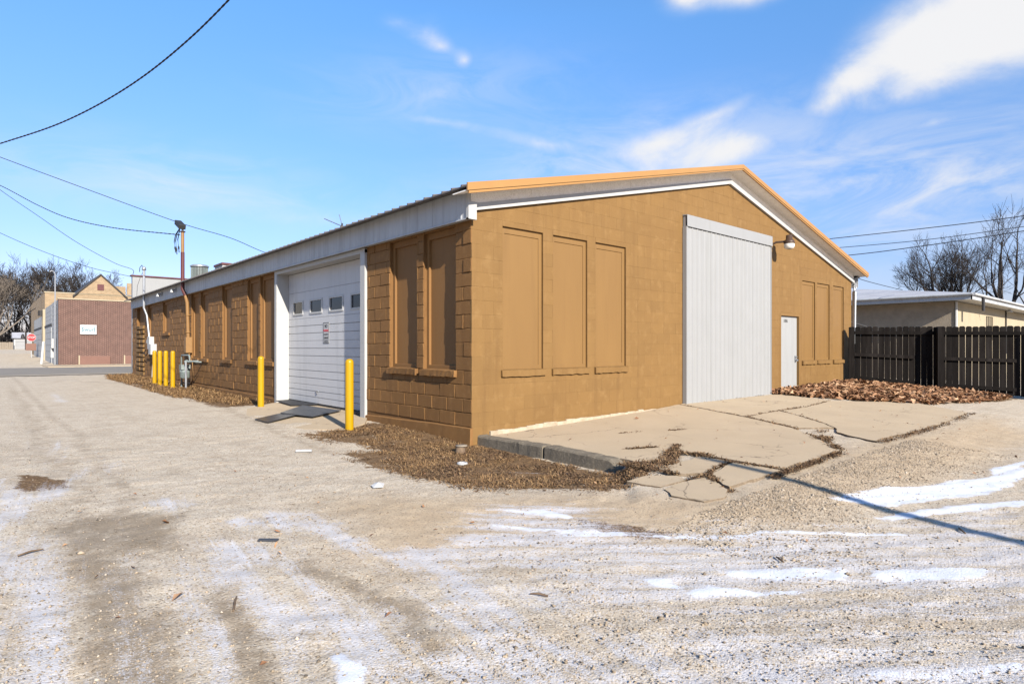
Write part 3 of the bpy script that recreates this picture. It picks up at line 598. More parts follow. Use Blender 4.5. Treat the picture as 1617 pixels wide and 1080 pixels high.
G_WIN = [(.57, 1.40, .93, 3.05), (1.62, 2.43, .93, 3.05), (2.64, 3.46, .93, 3.05), (10.69, 11.48, .93, 3.0), (11.60, 12.43, .93, 3.0), (12.68, 13.43, .93, 3.0)]
DOOR = (9.46, 10.53, -.1, 2.09)
def gable_clip(poly, drop=.0):
    return clip(clip(poly, -RS, 1, 3.185 - drop), RS, 1, 3.185 + RS * 14 - drop)
def backing(name, F, s_rng, t_rng, opens, d0, d1, clipf=None, paint='tan_mortar'):
    ss = sorted({*s_rng, *[v for o in opens for v in o[:2]]} | ({7.0} if clipf else set())); tt = sorted({*t_rng, *[v for o in opens for v in o[2:]]})
    ss = [v for v in ss if s_rng[0] <= v <= s_rng[1]]; tt = [v for v in tt if t_rng[0] <= v <= t_rng[1]]
    b = MB()
    for i in range(len(ss) - 1):
        for j in range(len(tt) - 1):
            ms, mt = (ss[i] + ss[i + 1]) / 2, (tt[j] + tt[j + 1]) / 2
            if any(o[0] < ms < o[1] and o[2] < mt < o[3] for o in opens): continue
            poly = [(ss[i], tt[j]), (ss[i + 1], tt[j]), (ss[i + 1], tt[j + 1]), (ss[i], tt[j + 1])]
            if clipf: poly = clipf(poly)
            if len(poly) < 3: continue
            a = [Vector(F(s, t, d0)) for s, t in poly]; b.prism(a, Vector(F(0, 0, d1)) - Vector(F(0, 0, d0)))
    return b.build(name, M[paint], WH)
backing('wall', LONG, (.02, 25.9), (-.3, 3.3), L_WIN + [GAR, NICHE], .010, .30, None, 'brown_mortar')
backing('wall', GAB, (.012, 13.99), (-.3, 4.85), G_WIN + [DOOR], .0028, .30, lambda p: gable_clip(p, -.05))

# single blocks: rank by apparent size, the 300 largest are parts, the rest are joined
cells = []
def courses(F, s0, s1, tmax, opens, wall, clipf=None):
    t = ZO - .4 if wall == 'g' else ZO; k = 0 if wall != 'g' else 0
    while t < tmax:
        t1 = min(t + .2, tmax); s = s0 - (.2 if k % 2 else .0)
        while s < s1:
            rs = [(max(s, s0), min(s + .4, s1), t, t1)]
            for o in opens: rs = [q for r in rs for q in rect_minus(r, o)]
            for r in rs:
                if r[1] - r[0] < .035 or r[3] - r[2] < .03: continue
                poly = [(r[0], r[2]), (r[1], r[2]), (r[1], r[3]), (r[0], r[3])]
                if clipf: poly = clipf(poly)
                if len(poly) < 3: continue
                cx = sum(p[0] for p in poly) / len(poly); ct = sum(p[1] for p in poly) / len(poly)
                c = Vector(F(cx, ct, 0)) - CAM; n = Vector((-1, 0, 0)) if wall == 'l' else Vector((0, -1, 0))
                area = (r[1] - r[0]) * (r[3] - r[2]) * abs(c.normalized().dot(n)) / c.length_squared
                # facing right of frame is out of view: none here
                full = abs(r[1] - r[0] - .4) < 1e-6 and abs(r[3] - r[2] - .2) < 1e-6 and len(poly) == 4 and abs(poly[2][1] - poly[0][1] - .2) < 1e-4
                cells.append((area, F, poly, (cx, ct), wall, full))
            s += .4
        t += .2; k += 1
courses(LONG, .0, 25.9, 3.10, L_WIN + [GAR, NICHE], 'l')
courses(GAB, .0, 14.0, 4.9, G_WIN + [DOOR, (5.25, 8.80, -1, 3.86)], 'g', lambda p: gable_clip(p, -.04))
def block_shape(b, F, poly, org, wall, rnd):
    cx, ct = org; j = .004 if wall == 'l' else .0008; bev = .007 if wall == 'l' else .0035
    dep = rnd.uniform(-.005, .003) if wall == 'l' else rnd.uniform(-.0008, .0008); tx = rnd.uniform(-.003, .003) * (1 if wall == 'l' else .35); tz = rnd.uniform(-.002, .002) * (1 if wall == 'l' else .35)
    dense = []
    for i in range(len(poly)):
        p, q = poly[i], poly[(i + 1) % len(poly)]; m_ = max(1, round(math.hypot(q[0] - p[0], q[1] - p[1]) / .1)) if wall == 'l' else 1
        dense += [(p[0] + (q[0] - p[0]) * k / m_, p[1] + (q[1] - p[1]) * k / m_) for k in range(m_)]
    poly = dense
    if wall == 'l' and rnd.random() < .25: dep -= rnd.uniform(.002, .008)
    def ring(ins, d, jit):
        out = []
        for (s, t) in poly:
            ds, dt = cx - s, ct - t
            ks = min(ins, abs(ds) * .6); kt = min(ins, abs(dt) * .6)
            s2 = s + math.copysign(ks, ds) + rnd.uniform(-jit, jit); t2 = t + math.copysign(kt, dt) + rnd.uniform(-jit, jit)
            out.append((s2, t2, d + (tx * (s - cx) / .2 + tz * (t - ct) / .1 if d < .005 else 0)))
        return out
    jt = .0045 if wall == 'l' else .0012
    R = [ring(j, .03, 0), ring(j, dep + (.006 if wall == 'l' else .0013), jt), ring(j + bev, dep, jt)]
    n = len(poly); vs = [F(*p) for r in R for p in r]
    fs = [(k * n + i, k * n + (i + 1) % n, (k + 1) * n + (i + 1) % n, (k + 1) * n + i) for k in range(2) for i in range(n)] + [tuple(range(2 * n, 3 * n))]
    b.add(vs, fs)
cells.sort(key=lambda c: -c[0]); rnd = random.Random(5)
variants = {}
for w, F in (('l', LONG), ('g', GAB)):
    variants[w] = []
    for i in range(9):
        b = MB(); block_shape(b, F, [(-.2, -.1), (.2, -.1), (.2, .1), (-.2, .1)], (0, 0), w, rnd); me = b.fixed(b.mesh('block')); me.materials.append(M['brown' if w == 'l' else 'tan']); variants[w].append(me)
rest = {'l': MB(), 'g': MB()}
for i, (a, F, poly, org, w, full) in enumerate(cells):
    if i < 300:
        if full: link('block', rnd.choice(variants[w]), None, WH, loc=F(org[0], org[1], 0))
        else: b = MB(); block_shape(b, F, [(p[0] - org[0], p[1] - org[1]) for p in poly], (0, 0), w, rnd); link('block', b.fixed(b.mesh('block')), M['brown' if w == 'l' else 'tan'], WH, loc=F(org[0], org[1], 0))
    else: block_shape(rest[w], F, poly, org, w, rnd)
for w in 'lg': tag(rest[w].build('blocks', M['brown' if w == 'l' else 'tan'], WH), kind='stuff')

# blocked-up windows: board, frame and sill
def blind_window(o, F, sgn, dep, lip=.055, soft=False):
    pm, sm_ = ('tan_panel', 'tan') if F is GAB else ('brown_panel', 'brown')
    s0, s1, t0, t1 = o
    b = MB(); fr = .065
    def bx(b, a, c, d0, d1, e, f): b.box(F(a, e, d0), F(c, f, d1))
    bx(b, s0 + fr, s1 - fr, dep, dep + .03, t0 + fr, t1 - fr - .03)
    w = b.build('blind_window', M[pm], WH)
    b = MB(); d = dep - (.04 if not soft else .012)
    bx(b, s0 - .01, s0 + fr, d, dep + .04, t0, t1 + .01); bx(b, s1 - fr, s1 + .01, d, dep + .04, t0, t1 + .01)
    bx(b, s0 + fr, s1 - fr, d, dep + .04, t1 - fr - .03, t1 + .01); bx(b, s0 + fr, s1 - fr, d, dep + .04, t0, t0 + fr)
    b.build('frame', M[pm], w, bevel=.004)
    b = MB(); n = 14; e = .035
    prof = [(dep - .005, t0 + .012), (-lip, t0 - .008), (-lip, t0 - .098), (.012, t0 - .103)]
    for i in range(n):
        a = s0 - e + (s1 - s0 + 2 * e) * i / n; c = s0 - e + (s1 - s0 + 2 * e) * (i + 1) / n
        r = [[F(a if k == 0 else c, p[1] + random.Random(int((a if k == 0 else c) * 1000) + q).uniform(-.006, .006) * (1 if q in (1, 2) else 0), p[0] + (random.Random(int((a if k == 0 else c) * 977) + q).uniform(-.005, .005) if q in (1, 2) else 0)) for q, p in enumerate(prof)] for k in (0, 1)]
        fs = [(q, q + 1, q + 5, q + 4) for q in range(3)]
        b.add(r[0] + r[1], fs + ([(0, 1, 2, 3)] if i == 0 else []) + ([(7, 6, 5, 4)] if i == n - 1 else []))
    b.build('sill', M[sm_], w)
for o in L_WIN: blind_window(o, LONG, 1, .10)
for o in G_WIN[:3]: blind_window(o, GAB, 1, .05, .04, True)
for o in G_WIN[3:]: blind_window(o, GAB, 1, .045, .045, True)

# rough block infill in the end niche
b = MB(); b.box((.10, 23.1, .05), (.2, 24.8, 3.02)); b.build('niche_back', M['brown_mortar'], WH)
rr = random.Random(3)
for k in range(11):
    for (a, c) in ((23.12, 23.9), (23.92, 24.78)):
        b = MB(); z0 = .07 + k * .2; x0 = -.02 - rr.uniform(0, .05)
        b.obox((.04 + x0 / 2, (a + c) / 2, z0 + .085), (.07, rr.uniform(-.008, .008), 0), (rr.uniform(-.01, .01), (c - a) / 2 - .012, 0), (rr.uniform(-.02, .02), 0, .076))
        b.build('rough_stone', M['tan'], WH, bevel=.02)

# plinth along the alley side and the flaking foundation edge on the gable
def plinth(y0, y1, z0, z1):
    b = MB(); n = max(6, int((y1 - y0) / .3)); rws = []
    for i in range(n + 1):
        y = y0 + (y1 - y0) * i / n; zt = z0 + (z1 - z0) * i / n + (fbm(y, 2, 2, 6, 3) - .5) * .02; xo = -.035 + (fbm(y, 7, 3, 8, 2) - .5) * .02
        rws.append([(.012, y, zt + .014), (xo, y, zt), (xo - .01, y, -.4)])
    for i in range(n): b.add(rws[i] + rws[i + 1], [(0, 1, 4, 3), (1, 2, 5, 4)])
    b.add(rws[0] + [(.012, y0, -.4)], [(0, 1, 2, 3)]); b.add(rws[-1] + [(.012, y1, -.4)], [(0, 1, 2, 3)])
    b.build('plinth', M['brown'], WH)
plinth(-.012, 3.09, .122, .055); plinth(7.56, 25.9, .055, .12)
b = MB(); rr = random.Random(8); x = .32; top0 = None
while x < 4.35:
    w = rr.uniform(.10, .24); zt = float(np.interp(x, [.3, 1, 3, 4.4], [.045, .075, .115, .125])) + rr.uniform(-.012, .012); dd = rr.uniform(-.03, -.012) * (1 if x < 3.6 else .5)
    b.obox((x + w / 2, dd / 2, zt / 2 - .15), (w / 2 + .004, rr.uniform(-.004, .004), rr.uniform(-.003, .003)), (0, abs(dd) / 2 + .01, 0), (0, 0, zt / 2 + .15)); x += w
b.build('foundation_edge', M['foundation'], WH, bevel=.006)

# side fascia of ribbed sheets
def ribbed(y0, y1, x, z0, z1, pitch=.2286, rib=.008):
    b = MB(); pr = []; y = y0
    while y < y1 - 1e-6:
        for dy, dx in ((0, 0), (.075, 0), (.083, -.004), (.091, 0), (.17, 0), (.184, -rib), (.205, -rib), (.2186, 0)):
            if y + dy <= y1: pr.append((y + dy, x + dx))
        y += pitch
    pr.append((y1, x))
    vs = [(px, py, z0) for py, px in pr] + [(px, py, z1) for py, px in pr]; n = len(pr)
    b.add(vs, [(i, i + 1, i + 1 + n, i + n) for i in range(n - 1)]); return b
fx = -.125; y = -.11; w = .9144
protof = ribbed(0, w - .002, fx, 3.055, 3.455).fixed(ribbed(0, w - .002, fx, 3.055, 3.455).mesh('fascia_sheet')); protof.materials.append(M['white_fascia'])
k = 0
while y < 25.2:
    link('fascia_sheet', protof, None, WH, loc=(-.002 * (k % 2), y, rnd.uniform(-.003, .003))); y += w; k += 1
b = MB(); b.box((fx - .02, -.11, 3.04), (fx + .03, 25.31, 3.058)); b.build('fascia_drip_edge', M['white_fascia'], WH)
b = MB(); b.box((fx + .032, -.08, 3.060), (.0, 25.3, 3.085)); b.build('eave_soffit', M['white_trim'], WH)
b = MB(); b.box((14.2, -.11, 3.04), (14.22, 25.3, 3.465)); b.box((14.0, -.08, 3.05), (14.198, 25.3, 3.075)); b.build('eave_box', M['white_fascia'], WH)
# roof sheets, ribs and rake cap
def roof_half(sign):
    b = MB(); z = lambda x: 3.505 + RS * x
    e0 = -.34; y0, y1 = -.33, 25.9
    X = lambda x: x if sign > 0 else 14 - x
    b.prism([(X(e0), y0, z(e0)), (X(7), y0, z(7)), (X(7), y0, z(7) - .02), (X(e0), y0, z(e0) - .02)], (0, y1 - y0, 0))
    y = y0 + .1
    while y < y1:
        b.prism([(X(e0 - .004), y, z(e0) - .015), (X(7), y, z(7)), (X(7), y, z(7) + .022), (X(e0 - .004), y, z(e0) + .022)], (0, .028, 0)); y += .2286
    b.build('roof_sheet', M['roof'], WH)
    # rake cap: face, lower return
    b = MB(); y = y0 - .025
    b.prism([(X(e0 + .0), y, z(e0) + .03), (X(7), y, z(7) + .03), (X(7), y, z(7) - .055), (X(e0), y, z(e0) - .075)], (0, .024, 0))
    b.prism([(X(e0 + .03), y + .012, z(e0) - .072), (X(7), y + .012, z(7) - .056), (X(7), y + .012, z(7) - .082), (X(e0 + .03), y + .012, z(e0) - .108)], (0, .03, 0))
    b.build('rake_cap', M['orange_metal'], WH)
    b = MB(); b.prism([(X(-.33), y + .045, z(-.33) - .075), (X(7), y + .045, z(7) - .075), (X(7), y + .045, z(7) - .06), (X(-.33), y + .045, z(-.33) - .06)], (0, .31, 0)); b.build('rake_soffit', M['soffit'], WH)
    # frieze panels between trim and soffit
    x = -.10; rr = random.Random(4)
    while x < 7:
        x1 = min(x + 1.22, 7); b = MB(); zz = lambda q: 3.185 + RS * q
        b.prism([(X(x + .002), -.028, zz(x) + .095), (X(x1 - .002), -.028, zz(x1) + .095), (X(x1 - .002), -.028, z(x1) - .072), (X(x + .002), -.028, z(x) - .072)], (0, .026, 0)); b.build('frieze_panel', M['soffit'], WH); x = x1
    b = MB(); zz = lambda q: 3.185 + RS * q
    b.prism([(X(-.105), -.055, zz(-.105)), (X(7), -.055, zz(7)), (X(7), -.055, zz(7) + .10), (X(-.105), -.055, zz(-.105) + .10)], (0, .052, 0)); b.build('rake_trim', M['white_trim'], WH)
    return
roof_half(1); roof_half(-1)
b = MB(); b.box((-.145, -.118, 3.04), (-.003, -.058, 3.285)); b.box((-.142, -.112, 3.286), (-.10, -.06, 3.45)); b.build('corner_trim', M['white_trim'], WH)
# front parapet at the street end
b = MB(); b.box((.0, 25.92, -.2), (14, 26.2, 4.60)); b.build('front_parapet', M['white_metal'], WH)
b = MB(); b.box((-.06, 25.86, 4.60), (14.06, 26.26, 4.66))
b.build('parapet_cap', M['maroon'], WH)
b = MB(); b.box((13.7, .3, -.3), (13.99, 25.9, 3.3)); b.build('rear_wall', M['tan'], WH)

# garage opening: trim, reveals, sectional door
b = MB(); b.box((-.05, 3.09, -.08), (.0, 3.26, 3.03)); b.box((.0, 3.19, -.08), (.24, 3.262, 3.0)); b.build('door_jamb', M['white_trim'], WH)
b = MB(); b.box((-.05, 7.42, -.06), (.0, 7.55, 3.03)); b.box((.0, 7.424, -.06), (.24, 7.51, 3.0)); b.build('door_jamb', M['white_trim'], WH)
b = MB(); b.box((-.052, 3.09, 2.965), (.0, 7.55, 3.045)); b.box((.0, 3.262, 2.97), (.24, 7.424, 3.05)); b.build('door_header', M['white_trim'], WH)
GD = MB(); GD.box((.27, 3.26, .03), (.30, 7.424, 2.97)); gd = GD.build('garage_door', M['garage'], WH)
def section(z0, z1, grooves, wins=()):
    b = MB(); ys = [3.264, 7.42]; x = .240
    zs = [z0 + .003] + grooves + [z1 - .003]
    for i in range(len(zs) - 1):
        a, c = zs[i] + (.006 if i else 0), zs[i + 1] - (.006 if i < len(zs) - 2 else 0)
        cur = ys[0]
        ws = sorted(w for w in wins)
        spans = []
        if ws:
            for (wa, wb, za, zb) in ws: spans.append((cur, wa, a, c)); spans.append((wa, wb, a, za)); spans.append((wa, wb, zb, c)); cur = wb
            spans.append((cur, ys[1], a, c))
        else: spans = [(ys[0], ys[1], a, c)]
        for (p, q, r, s_) in spans: b.box((x, p, r), (.269, q, s_))
    return b.build('door_section', M['garage'], gd)
section(2.52, 2.965, []); 
WINS = [(3.72, 4.19, 2.04, 2.29), (4.58, 5.17, 2.04, 2.29), (5.58, 6.16, 2.04, 2.29), (6.60, 7.11, 2.04, 2.29)]
section(2.02 - .10, 2.52, [], WINS)
section(1.42, 1.92, [1.587, 1.753]); section(.92, 1.42, [1.087, 1.253]); section(.45, .92, [.60, .76]); section(.06, .45, [.19, .32])
for (a, c, z0, z1) in WINS:
    b = MB(); f = .035
    b.box((.226, a - f, z0 - f), (.239, a, z1 + f)); b.box((.226, c, z0 - f), (.239, c + f, z1 + f)); b.box((.226, a, z1), (.239, c, z1 + f)); b.box((.224, a, z0 - f), (.239, c, z0))
    wf = b.build('door_window', M['white_plastic'], WH)
    b = MB(); b.box((.252, a, z0), (.258, c, z1)); b.build('pane', M['glass'], wf)
b = MB(); b.box((.235, 3.264, .0), (.27, 7.42, .058)); b.build('bottom_seal', M['rubber'], WH)
b = MB(); b.box((.22, 5.73, .315), (.239, 5.86, .335)); b.obox((.225, 5.795, .29), (.01, 0, 0), (0, .02, 0), (0, 0, .02)); b.build('lift_handle', M['steel'], WH)

def text(body, size, mat_, parent, origin, xdir, zdir, align='CENTER', depth=.001, name='lettering', sx=1.0):
    cu = bpy.data.curves.new(name, 'FONT'); cu.body = body; cu.size = size; cu.align_x = align; cu.align_y = 'CENTER'; cu.extrude = depth; cu.offset = size * .012
    o = bpy.data.objects.new('tmp', cu); COL.objects.link(o); bpy.context.view_layer.update()
    me = bpy.data.meshes.new_from_object(o.evaluated_get(bpy.context.evaluated_depsgraph_get())); bpy.data.objects.remove(o); bpy.data.curves.remove(cu)
    me.name = name; me.materials.clear()
    X = Vector(xdir).normalized() * sx; Z = Vector(zdir).normalized(); Y = X.cross(Z).normalized(); off = OFF.get(parent, (0, 0, 0))
    me.transform(Matrix(((X.x, Z.x, -Y.x, origin[0] - off[0]), (X.y, Z.y, -Y.y, origin[1] - off[1]), (X.z, Z.z, -Y.z, origin[2] - off[2]), (0, 0, 0, 1))))
    return link(name, me, mat_, parent)
# no parking sign on the garage door
ns = thing('parking_sign', 'narrow white no parking sign on the garage door', 'sign', (.237, 5.34, 1.36))
b = MB(); b.box((.231, 5.20, 1.357), (.236, 5.48, 1.793)); b.build('sign_plate', M['sign_white'], ns)
b = MB()
for (a, c, z0, z1) in ((5.20, 5.48, 1.357, 1.369), (5.20, 5.48, 1.781, 1.793), (5.20, 5.212, 1.369, 1.781), (5.468, 5.48, 1.369, 1.781)): b.box((.2295, a, z0), (.231, c, z1))
b.build('sign_border', M['ink'], ns)
for body, z, s, m_ in (('NO', 1.715, .10, 'ink'), ('PARKING', 1.62, .072, 'red_ink'), ('IN FRONT OF', 1.54, .042, 'ink'), ('GARAGE', 1.468, .062, 'ink'), ('DOOR', 1.40, .066, 'ink')):
    text(body, s, M[m_], ns, (.2295, 5.34, z), (0, -1, 0), (0, 0, 1), sx=.86)

# big sliding door on the gable
b = MB()
SD = thing('sliding_door_root', '', '') if False else None
b.box((5.25, -.075, .17), (8.80, -.012, 3.86)); sd = b.build('sliding_door', M['white_metal'], WH)
pw = (8.80 - 5.27) / 4
def door_sheet():
    pr = []
    x = 0
    while x < pw - .02:
        for dx, dy in ((0, 0), (.012, -.014), (.03, -.014), (.042, 0), (.11, 0), (.116, -.004), (.124, 0)):
            if x + dx < pw: pr.append((x + dx, dy))
        x += pw / 5
    pr.append((pw - .003, 0)); b = MB(); n = len(pr)
    b.add([(p, q - .08, .15) for p, q in pr] + [(p, q - .08, 3.66) for p, q in pr], [(i, i + 1, i + 1 + n, i + n) for i in range(n - 1)])
    me = b.fixed(b.mesh('door_sheet')); me.materials.append(M['white_metal']); return me
ds = door_sheet()
for i in range(4): link('door_sheet', ds, None, sd, loc=(5.27 + pw * i, 0, 0))
b = MB(); b.box((5.235, -.098, .155), (5.268, -.01, 3.66)); b.box((8.802, -.092, .155), (8.82, -.01, 3.66)); b.build('edge_trim', M['white_metal'], sd)
b = MB(); b.prism([(5.24, -.005, 3.90), (5.24, -.112, 3.885), (5.24, -.114, 3.655), (5.24, -.108, 3.655), (5.24, -.102, 3.87), (5.24, -.005, 3.87)], (3.58, 0, 0)); b.build('track_cover', M['white_metal'], WH)
# steel personnel door
b = MB(); b.box((9.50, .055, .10), (10.49, .10, 2.05)); pd = b.build('personnel_door', M['door_white'], WH)
b = MB(); b.box((9.44, -.006, -.05), (9.497, .12, 2.055)); b.box((10.493, -.006, -.05), (10.55, .12, 2.055)); b.box((9.44, -.006, 2.056), (10.55, .12, 2.11)); b.build('door_frame', M['tan_panel'], WH)
for z in (.42, 1.08, 1.74):
    b = MB(); b.box((9.488, .036, z - .06), (9.512, .054, z + .06)); b.build('hinge', M['bronze'], pd)
b = MB(); b.box((10.36, .04, .90), (10.42, .054, 1.06)); b.tube([(10.39, .054, 1.03), (10.39, .0, 1.03)], .016); b.tube([(10.39, .05, .95), (10.39, -.02, .95)], [.02, .03]); b.build('door_knob', M['steel'], pd)
text('1006', .115, M['ink'], pd, (9.86, .0535, 1.93), (1, 0, 0), (0, 0, 1), name='house_number')
# barn light over the sliding door
b = MB(); b.box((8.86, -.03, 3.50), (8.93, .0, 3.72)); bl = b.build('wall_lamp', M['bronze'], WH)
b = MB(); b.tube([(8.9, -.03, 3.70), (8.95, -.14, 3.76), (9.02, -.32, 3.76)], .025); b.build('lamp_arm', M['bronze'], bl)
b = MB(); b.lathe((9.05, -.40, 3.70), [(.11, 0), (.125, .02), (.10, .09), (.075, .10), (.07, .20), (.05, .21)]); b.build('lamp_head', M['bronze'], bl)
b = MB(); b.lathe((9.05, -.40, 3.575), [(.05, 0), (.10, .02), (.12, .07), (.115, .123)]); b.build('lamp_lens', M['lens'], bl)
# gutter end and downspout at the far corner
b = MB(); b.box((14.20, -.10, 3.34), (14.40, 25.0, 3.46)); b.build('gutter', M['bronze'], WH)
b = MB(); b.tube([(14.33, -.02, 3.36), (14.33, -.02, 3.22), (14.08, -.06, 3.02), (14.04, -.06, 2.9), (14.04, -.06, .3)], .05, 10); b.build('downspout', M['steel'], WH)
# floodlights on the fascia
for y in (16.84, 19.08):
    b = MB(); b.box((-.165, y - .07, 3.24), (-.135, y + .07, 3.36)); f = b.build('floodlight', M['white_box'], WH)
    b = MB(); b.tube([(-.165, y, 3.3), (-.23, y - .02, 3.26)], .02); b.lathe((-.26, y - .05, 3.19), [(.03, .12), (.05, .09), (.075, .0)]); b.build('lamp_head', M['white_box'], f)

# ------------------------------------------------------------------ bollards
def bollard(x, y, h, label, group):
    z = -.06
    b = MB(); r = .066
    b.lathe((x, y, 0), [(r, z - .2), (r, z + h - .05), (r * .99, z + h - .035), (r * .88, z + h - .012), (r * .6, z + h + .006), (r * .2, z + h + .012)], 24)
    return tag(b.build('bollard', M['yellow']), label, 'bollard', group)
GB = 'yellow bollards beside the building'
bollard(-.80, 2.155, 1.13, 'yellow bollard nearest the camera, at the right end of the garage pad', GB)
bollard(-.66, 6.657, 1.13, 'yellow bollard at the left end of the garage pad', GB)
for x, y, l in ((-.743, 17.09, 'leftmost of the four yellow bollards guarding the gas meter'), (-.758, 16.17, 'second from left of the four yellow bollards guarding the gas meter'), (-.714, 15.5, 'third from left of the four yellow bollards guarding the gas meter'), (-.721, 14.50, 'rightmost of the four yellow bollards, right in front of the gas meter')):
    bollard(x, y, 1.22, l, GB)

# ------------------------------------------------------------------ service mast with flood lamp
sm = thing('service_mast', 'tan and maroon electric mast rising through the eave with drooping wires and a lamp', 'mast', (-.16, 15.35, 0))
b = MB(); b.tube([(-.17, 15.35, 3.0), (-.25, 15.37, 3.2), (-.25, 15.37, 4.42)], .058, 12); b.build('mast_pipe', M['maroon'], sm)
b = MB(); b.tube([(-.25, 15.37, 4.42), (-.25, 15.37, 5.08)], .05, 12); b.build('mast_top', M['tan_pipe'], sm)
b = MB(); b.tube([(-.17, 15.35, 3.0), (-.12, 15.33, 2.75), (-.10, 15.33, 1.62)], .055, 12)
for z in (2.35, 1.78): b.lathe((-.10, 15.33, z), [(.055, -.02), (.072, -.02), (.072, .02), (.055, .02)], 12)
b.build('conduit', M['tan_pipe'], sm)
b = MB(); b.box((-.19, 15.21, 1.10), (-.0, 15.45, 1.62)); b.build('meter_box', M['tan_pipe'], sm, bevel=.01)
b = MB(); b.tube([(-.08, 15.30, 1.10), (-.07, 15.2, .95), (-.05, 14.95, .80), (-.05, 14.9, .2), (-.05, 15.2, .08), (-.05, 16.2, .12)], .022, 8); b.build('conduit', M['tan_pipe'], sm)
b = MB(); b.lathe((-.25, 15.37, 5.08), [(.05, 0), (.085, 0), (.085, .03), (.05, .03)], 12); b.build('collar', M['bronze'], sm)
b = MB(); b.tube([(-.25, 15.37, 5.11), (-.25, 15.39, 5.22)], .035); b.obox((-.27, 15.62, 5.36), (.10, .0, 0), (0, .32, .13), (0, -.03, .07)); hd = b.build('lamp_head', M['dark_trim'], sm, bevel=.03)
b = MB(); b.obox((-.285, 15.61, 5.30), (.08, .0, 0), (0, .25, .105), (0, -.012, .028)); b.build('lamp_lens', M['lens'], hd, bevel=.015)
for dy, zt in ((.95, 4.63), (.75, 4.55), (.45, 4.58)):
    b = MB(); y0 = 15.37 + dy; b.tube([(-.27, 15.6, 5.28), (-.27, y0 - .05, 5.12), (-.28, y0 + .08, 4.9), (-.27, y0, zt + .06), (-.27, y0 - .06, zt - .12)], .014, 6)
    b.tube([(-.27, y0 + .01, zt + .08), (-.27, y0 - .015, zt + .0)], .026, 6); b.build('drip_wire', M['black_cable'], sm)
b = MB(); b.box((-.07, 15.62, 1.42), (-.0, 15.80, 1.60)); tag(b.build('junction_box', M['white_plastic'], bevel=.01), 'small white square box left of the tan meter box', 'junction box')

# second, galvanised mast
s2 = thing('service_mast', 'thin galvanised electric mast with white meter box near the street corner', 'mast', (-.15, 21.6, 0))
b = MB(); b.tube([(-.24, 21.85, 2.9), (-.24, 21.85, 4.45)], .045, 10); b.lathe((-.24, 21.85, 4.45), [(.045, 0), (.08, .01), (.07, .12), (.02, .16)], 10); b.build('mast_pipe', M['steel'], s2)
b = MB(); b.tube([(-.24, 21.85, 2.9), (-.16, 21.7, 2.6), (-.12, 21.45, 1.7)], .04, 10); b.build('conduit', M['steel'], s2)
b = MB(); b.box((-.18, 21.15, 1.22), (-.0, 21.55, 1.72)); b.box((-.17, 21.55, 1.45), (-.0, 21.8, 1.60)); b.build('meter_box', M['white_box'], s2, bevel=.01)
b = MB(); b.box((-.22, 20.65, 1.0), (-.0, 21.1, 1.42)); b.build('meter_box', M['white_box'], s2, bevel=.01)
b = MB(); b.tube([(-.10, 20.9, 1.0), (-.1, 20.85, .6), (-.1, 21.0, .1)], .025, 8); b.build('conduit', M['white_plastic'], s2)
b = MB(); b.tube([(-.24, 21.85, 4.52), (-.26, 22.2, 4.7), (-.28, 22.5, 4.62), (-.28, 22.55, 4.45)], .012, 6); b.build('drip_wire', M['black_cable'], s2)
b = MB(); b.tube([(-.25, 23.4, 3.4), (-.3, 22.9, 3.9), (-.28, 22.2, 4.3), (-.24, 21.9, 4.4)], .010, 6); b.build('drip_wire', M['white_box'], s2)
b = MB(); b.tube([(-.08, 21.5, 1.2), (-.14, 22.0, .95), (-.14, 22.6, 1.05), (-.06, 22.4, 1.2)], .015, 6); b.build('drip_wire', M['black_cable'], s2)

# gas meter
gm = thing('gas_meter', 'grey green gas meter with looping pipes behind the yellow bollards', 'gas meter', (-.42, 14.2, 0))
b = MB(); b.lathe((-.42, 14.32, .30), [(.10, 0), (.15, .04), (.15, .20), (.16, .22), (.15, .24), (.13, .36), (.07, .40)], 16); b.box((-.56, 14.16, .58), (-.30, 14.46, .74)); b.build('meter_body', M['gas_grey'], gm)
b = MB(); b.tube([(-.42, 14.75, -.1), (-.42, 14.75, .98), (-.42, 14.70, 1.03), (-.36, 14.05, 1.03), (-.36, 14.0, .98), (-.36, 14.0, .86), (-.2, 13.9, .82), (.0, 13.9, .82)], .026, 10); b.build('gas_pipe', M['gas_grey'], gm)
b = MB(); b.tube([(-.48, 13.92, -.1), (-.48, 13.92, .84)], .032, 10); b.build('support_post', M['steel'], gm)
b = MB(); b.tube([(-.42, 14.2, .72), (-.42, 14.2, .84), (-.46, 13.7, .84), (-.2, 13.6, .86)], .026, 10); b.lathe((-.44, 14.0, .84), [(.02, -.06), (.075, -.05), (.075, .02), (.02, .05)], 12); b.build('regulator', M['gas_grey'], gm)

# rooftop things
hv = thing('condenser_unit', 'round dark condenser unit standing on the warehouse roof', 'air conditioner', (1.2, 19.2, 3.75))
b = MB(); n = 28; b.lathe((1.2, 19.2, 3.7), [(.29, 0), (.29, .74)], n); b.build('casing', M['dark_trim'], hv)
b = MB()
for k in range(36):
    a = 2 * math.pi * k / 36; b.obox((1.2 + .302 * math.cos(a), 19.2 + .302 * math.sin(a), 4.07), (.008 * math.cos(a), .008 * math.sin(a), 0), (-.012 * math.sin(a), .012 * math.cos(a), 0), (0, 0, .34))
tag(b.build('grille_bars', M['gas_grey'], hv), kind='stuff')
b = MB(); b.lathe((1.2, 19.2, 4.44), [(.33, 0), (.34, .04), (.27, .08), (.1, .10)], n); b.build('top_cover', M['steel'], hv)
va = thing('roof_vent', 'low maroon and white box vent on the warehouse roof', 'vent', (1.0, 15.3, 3.8))
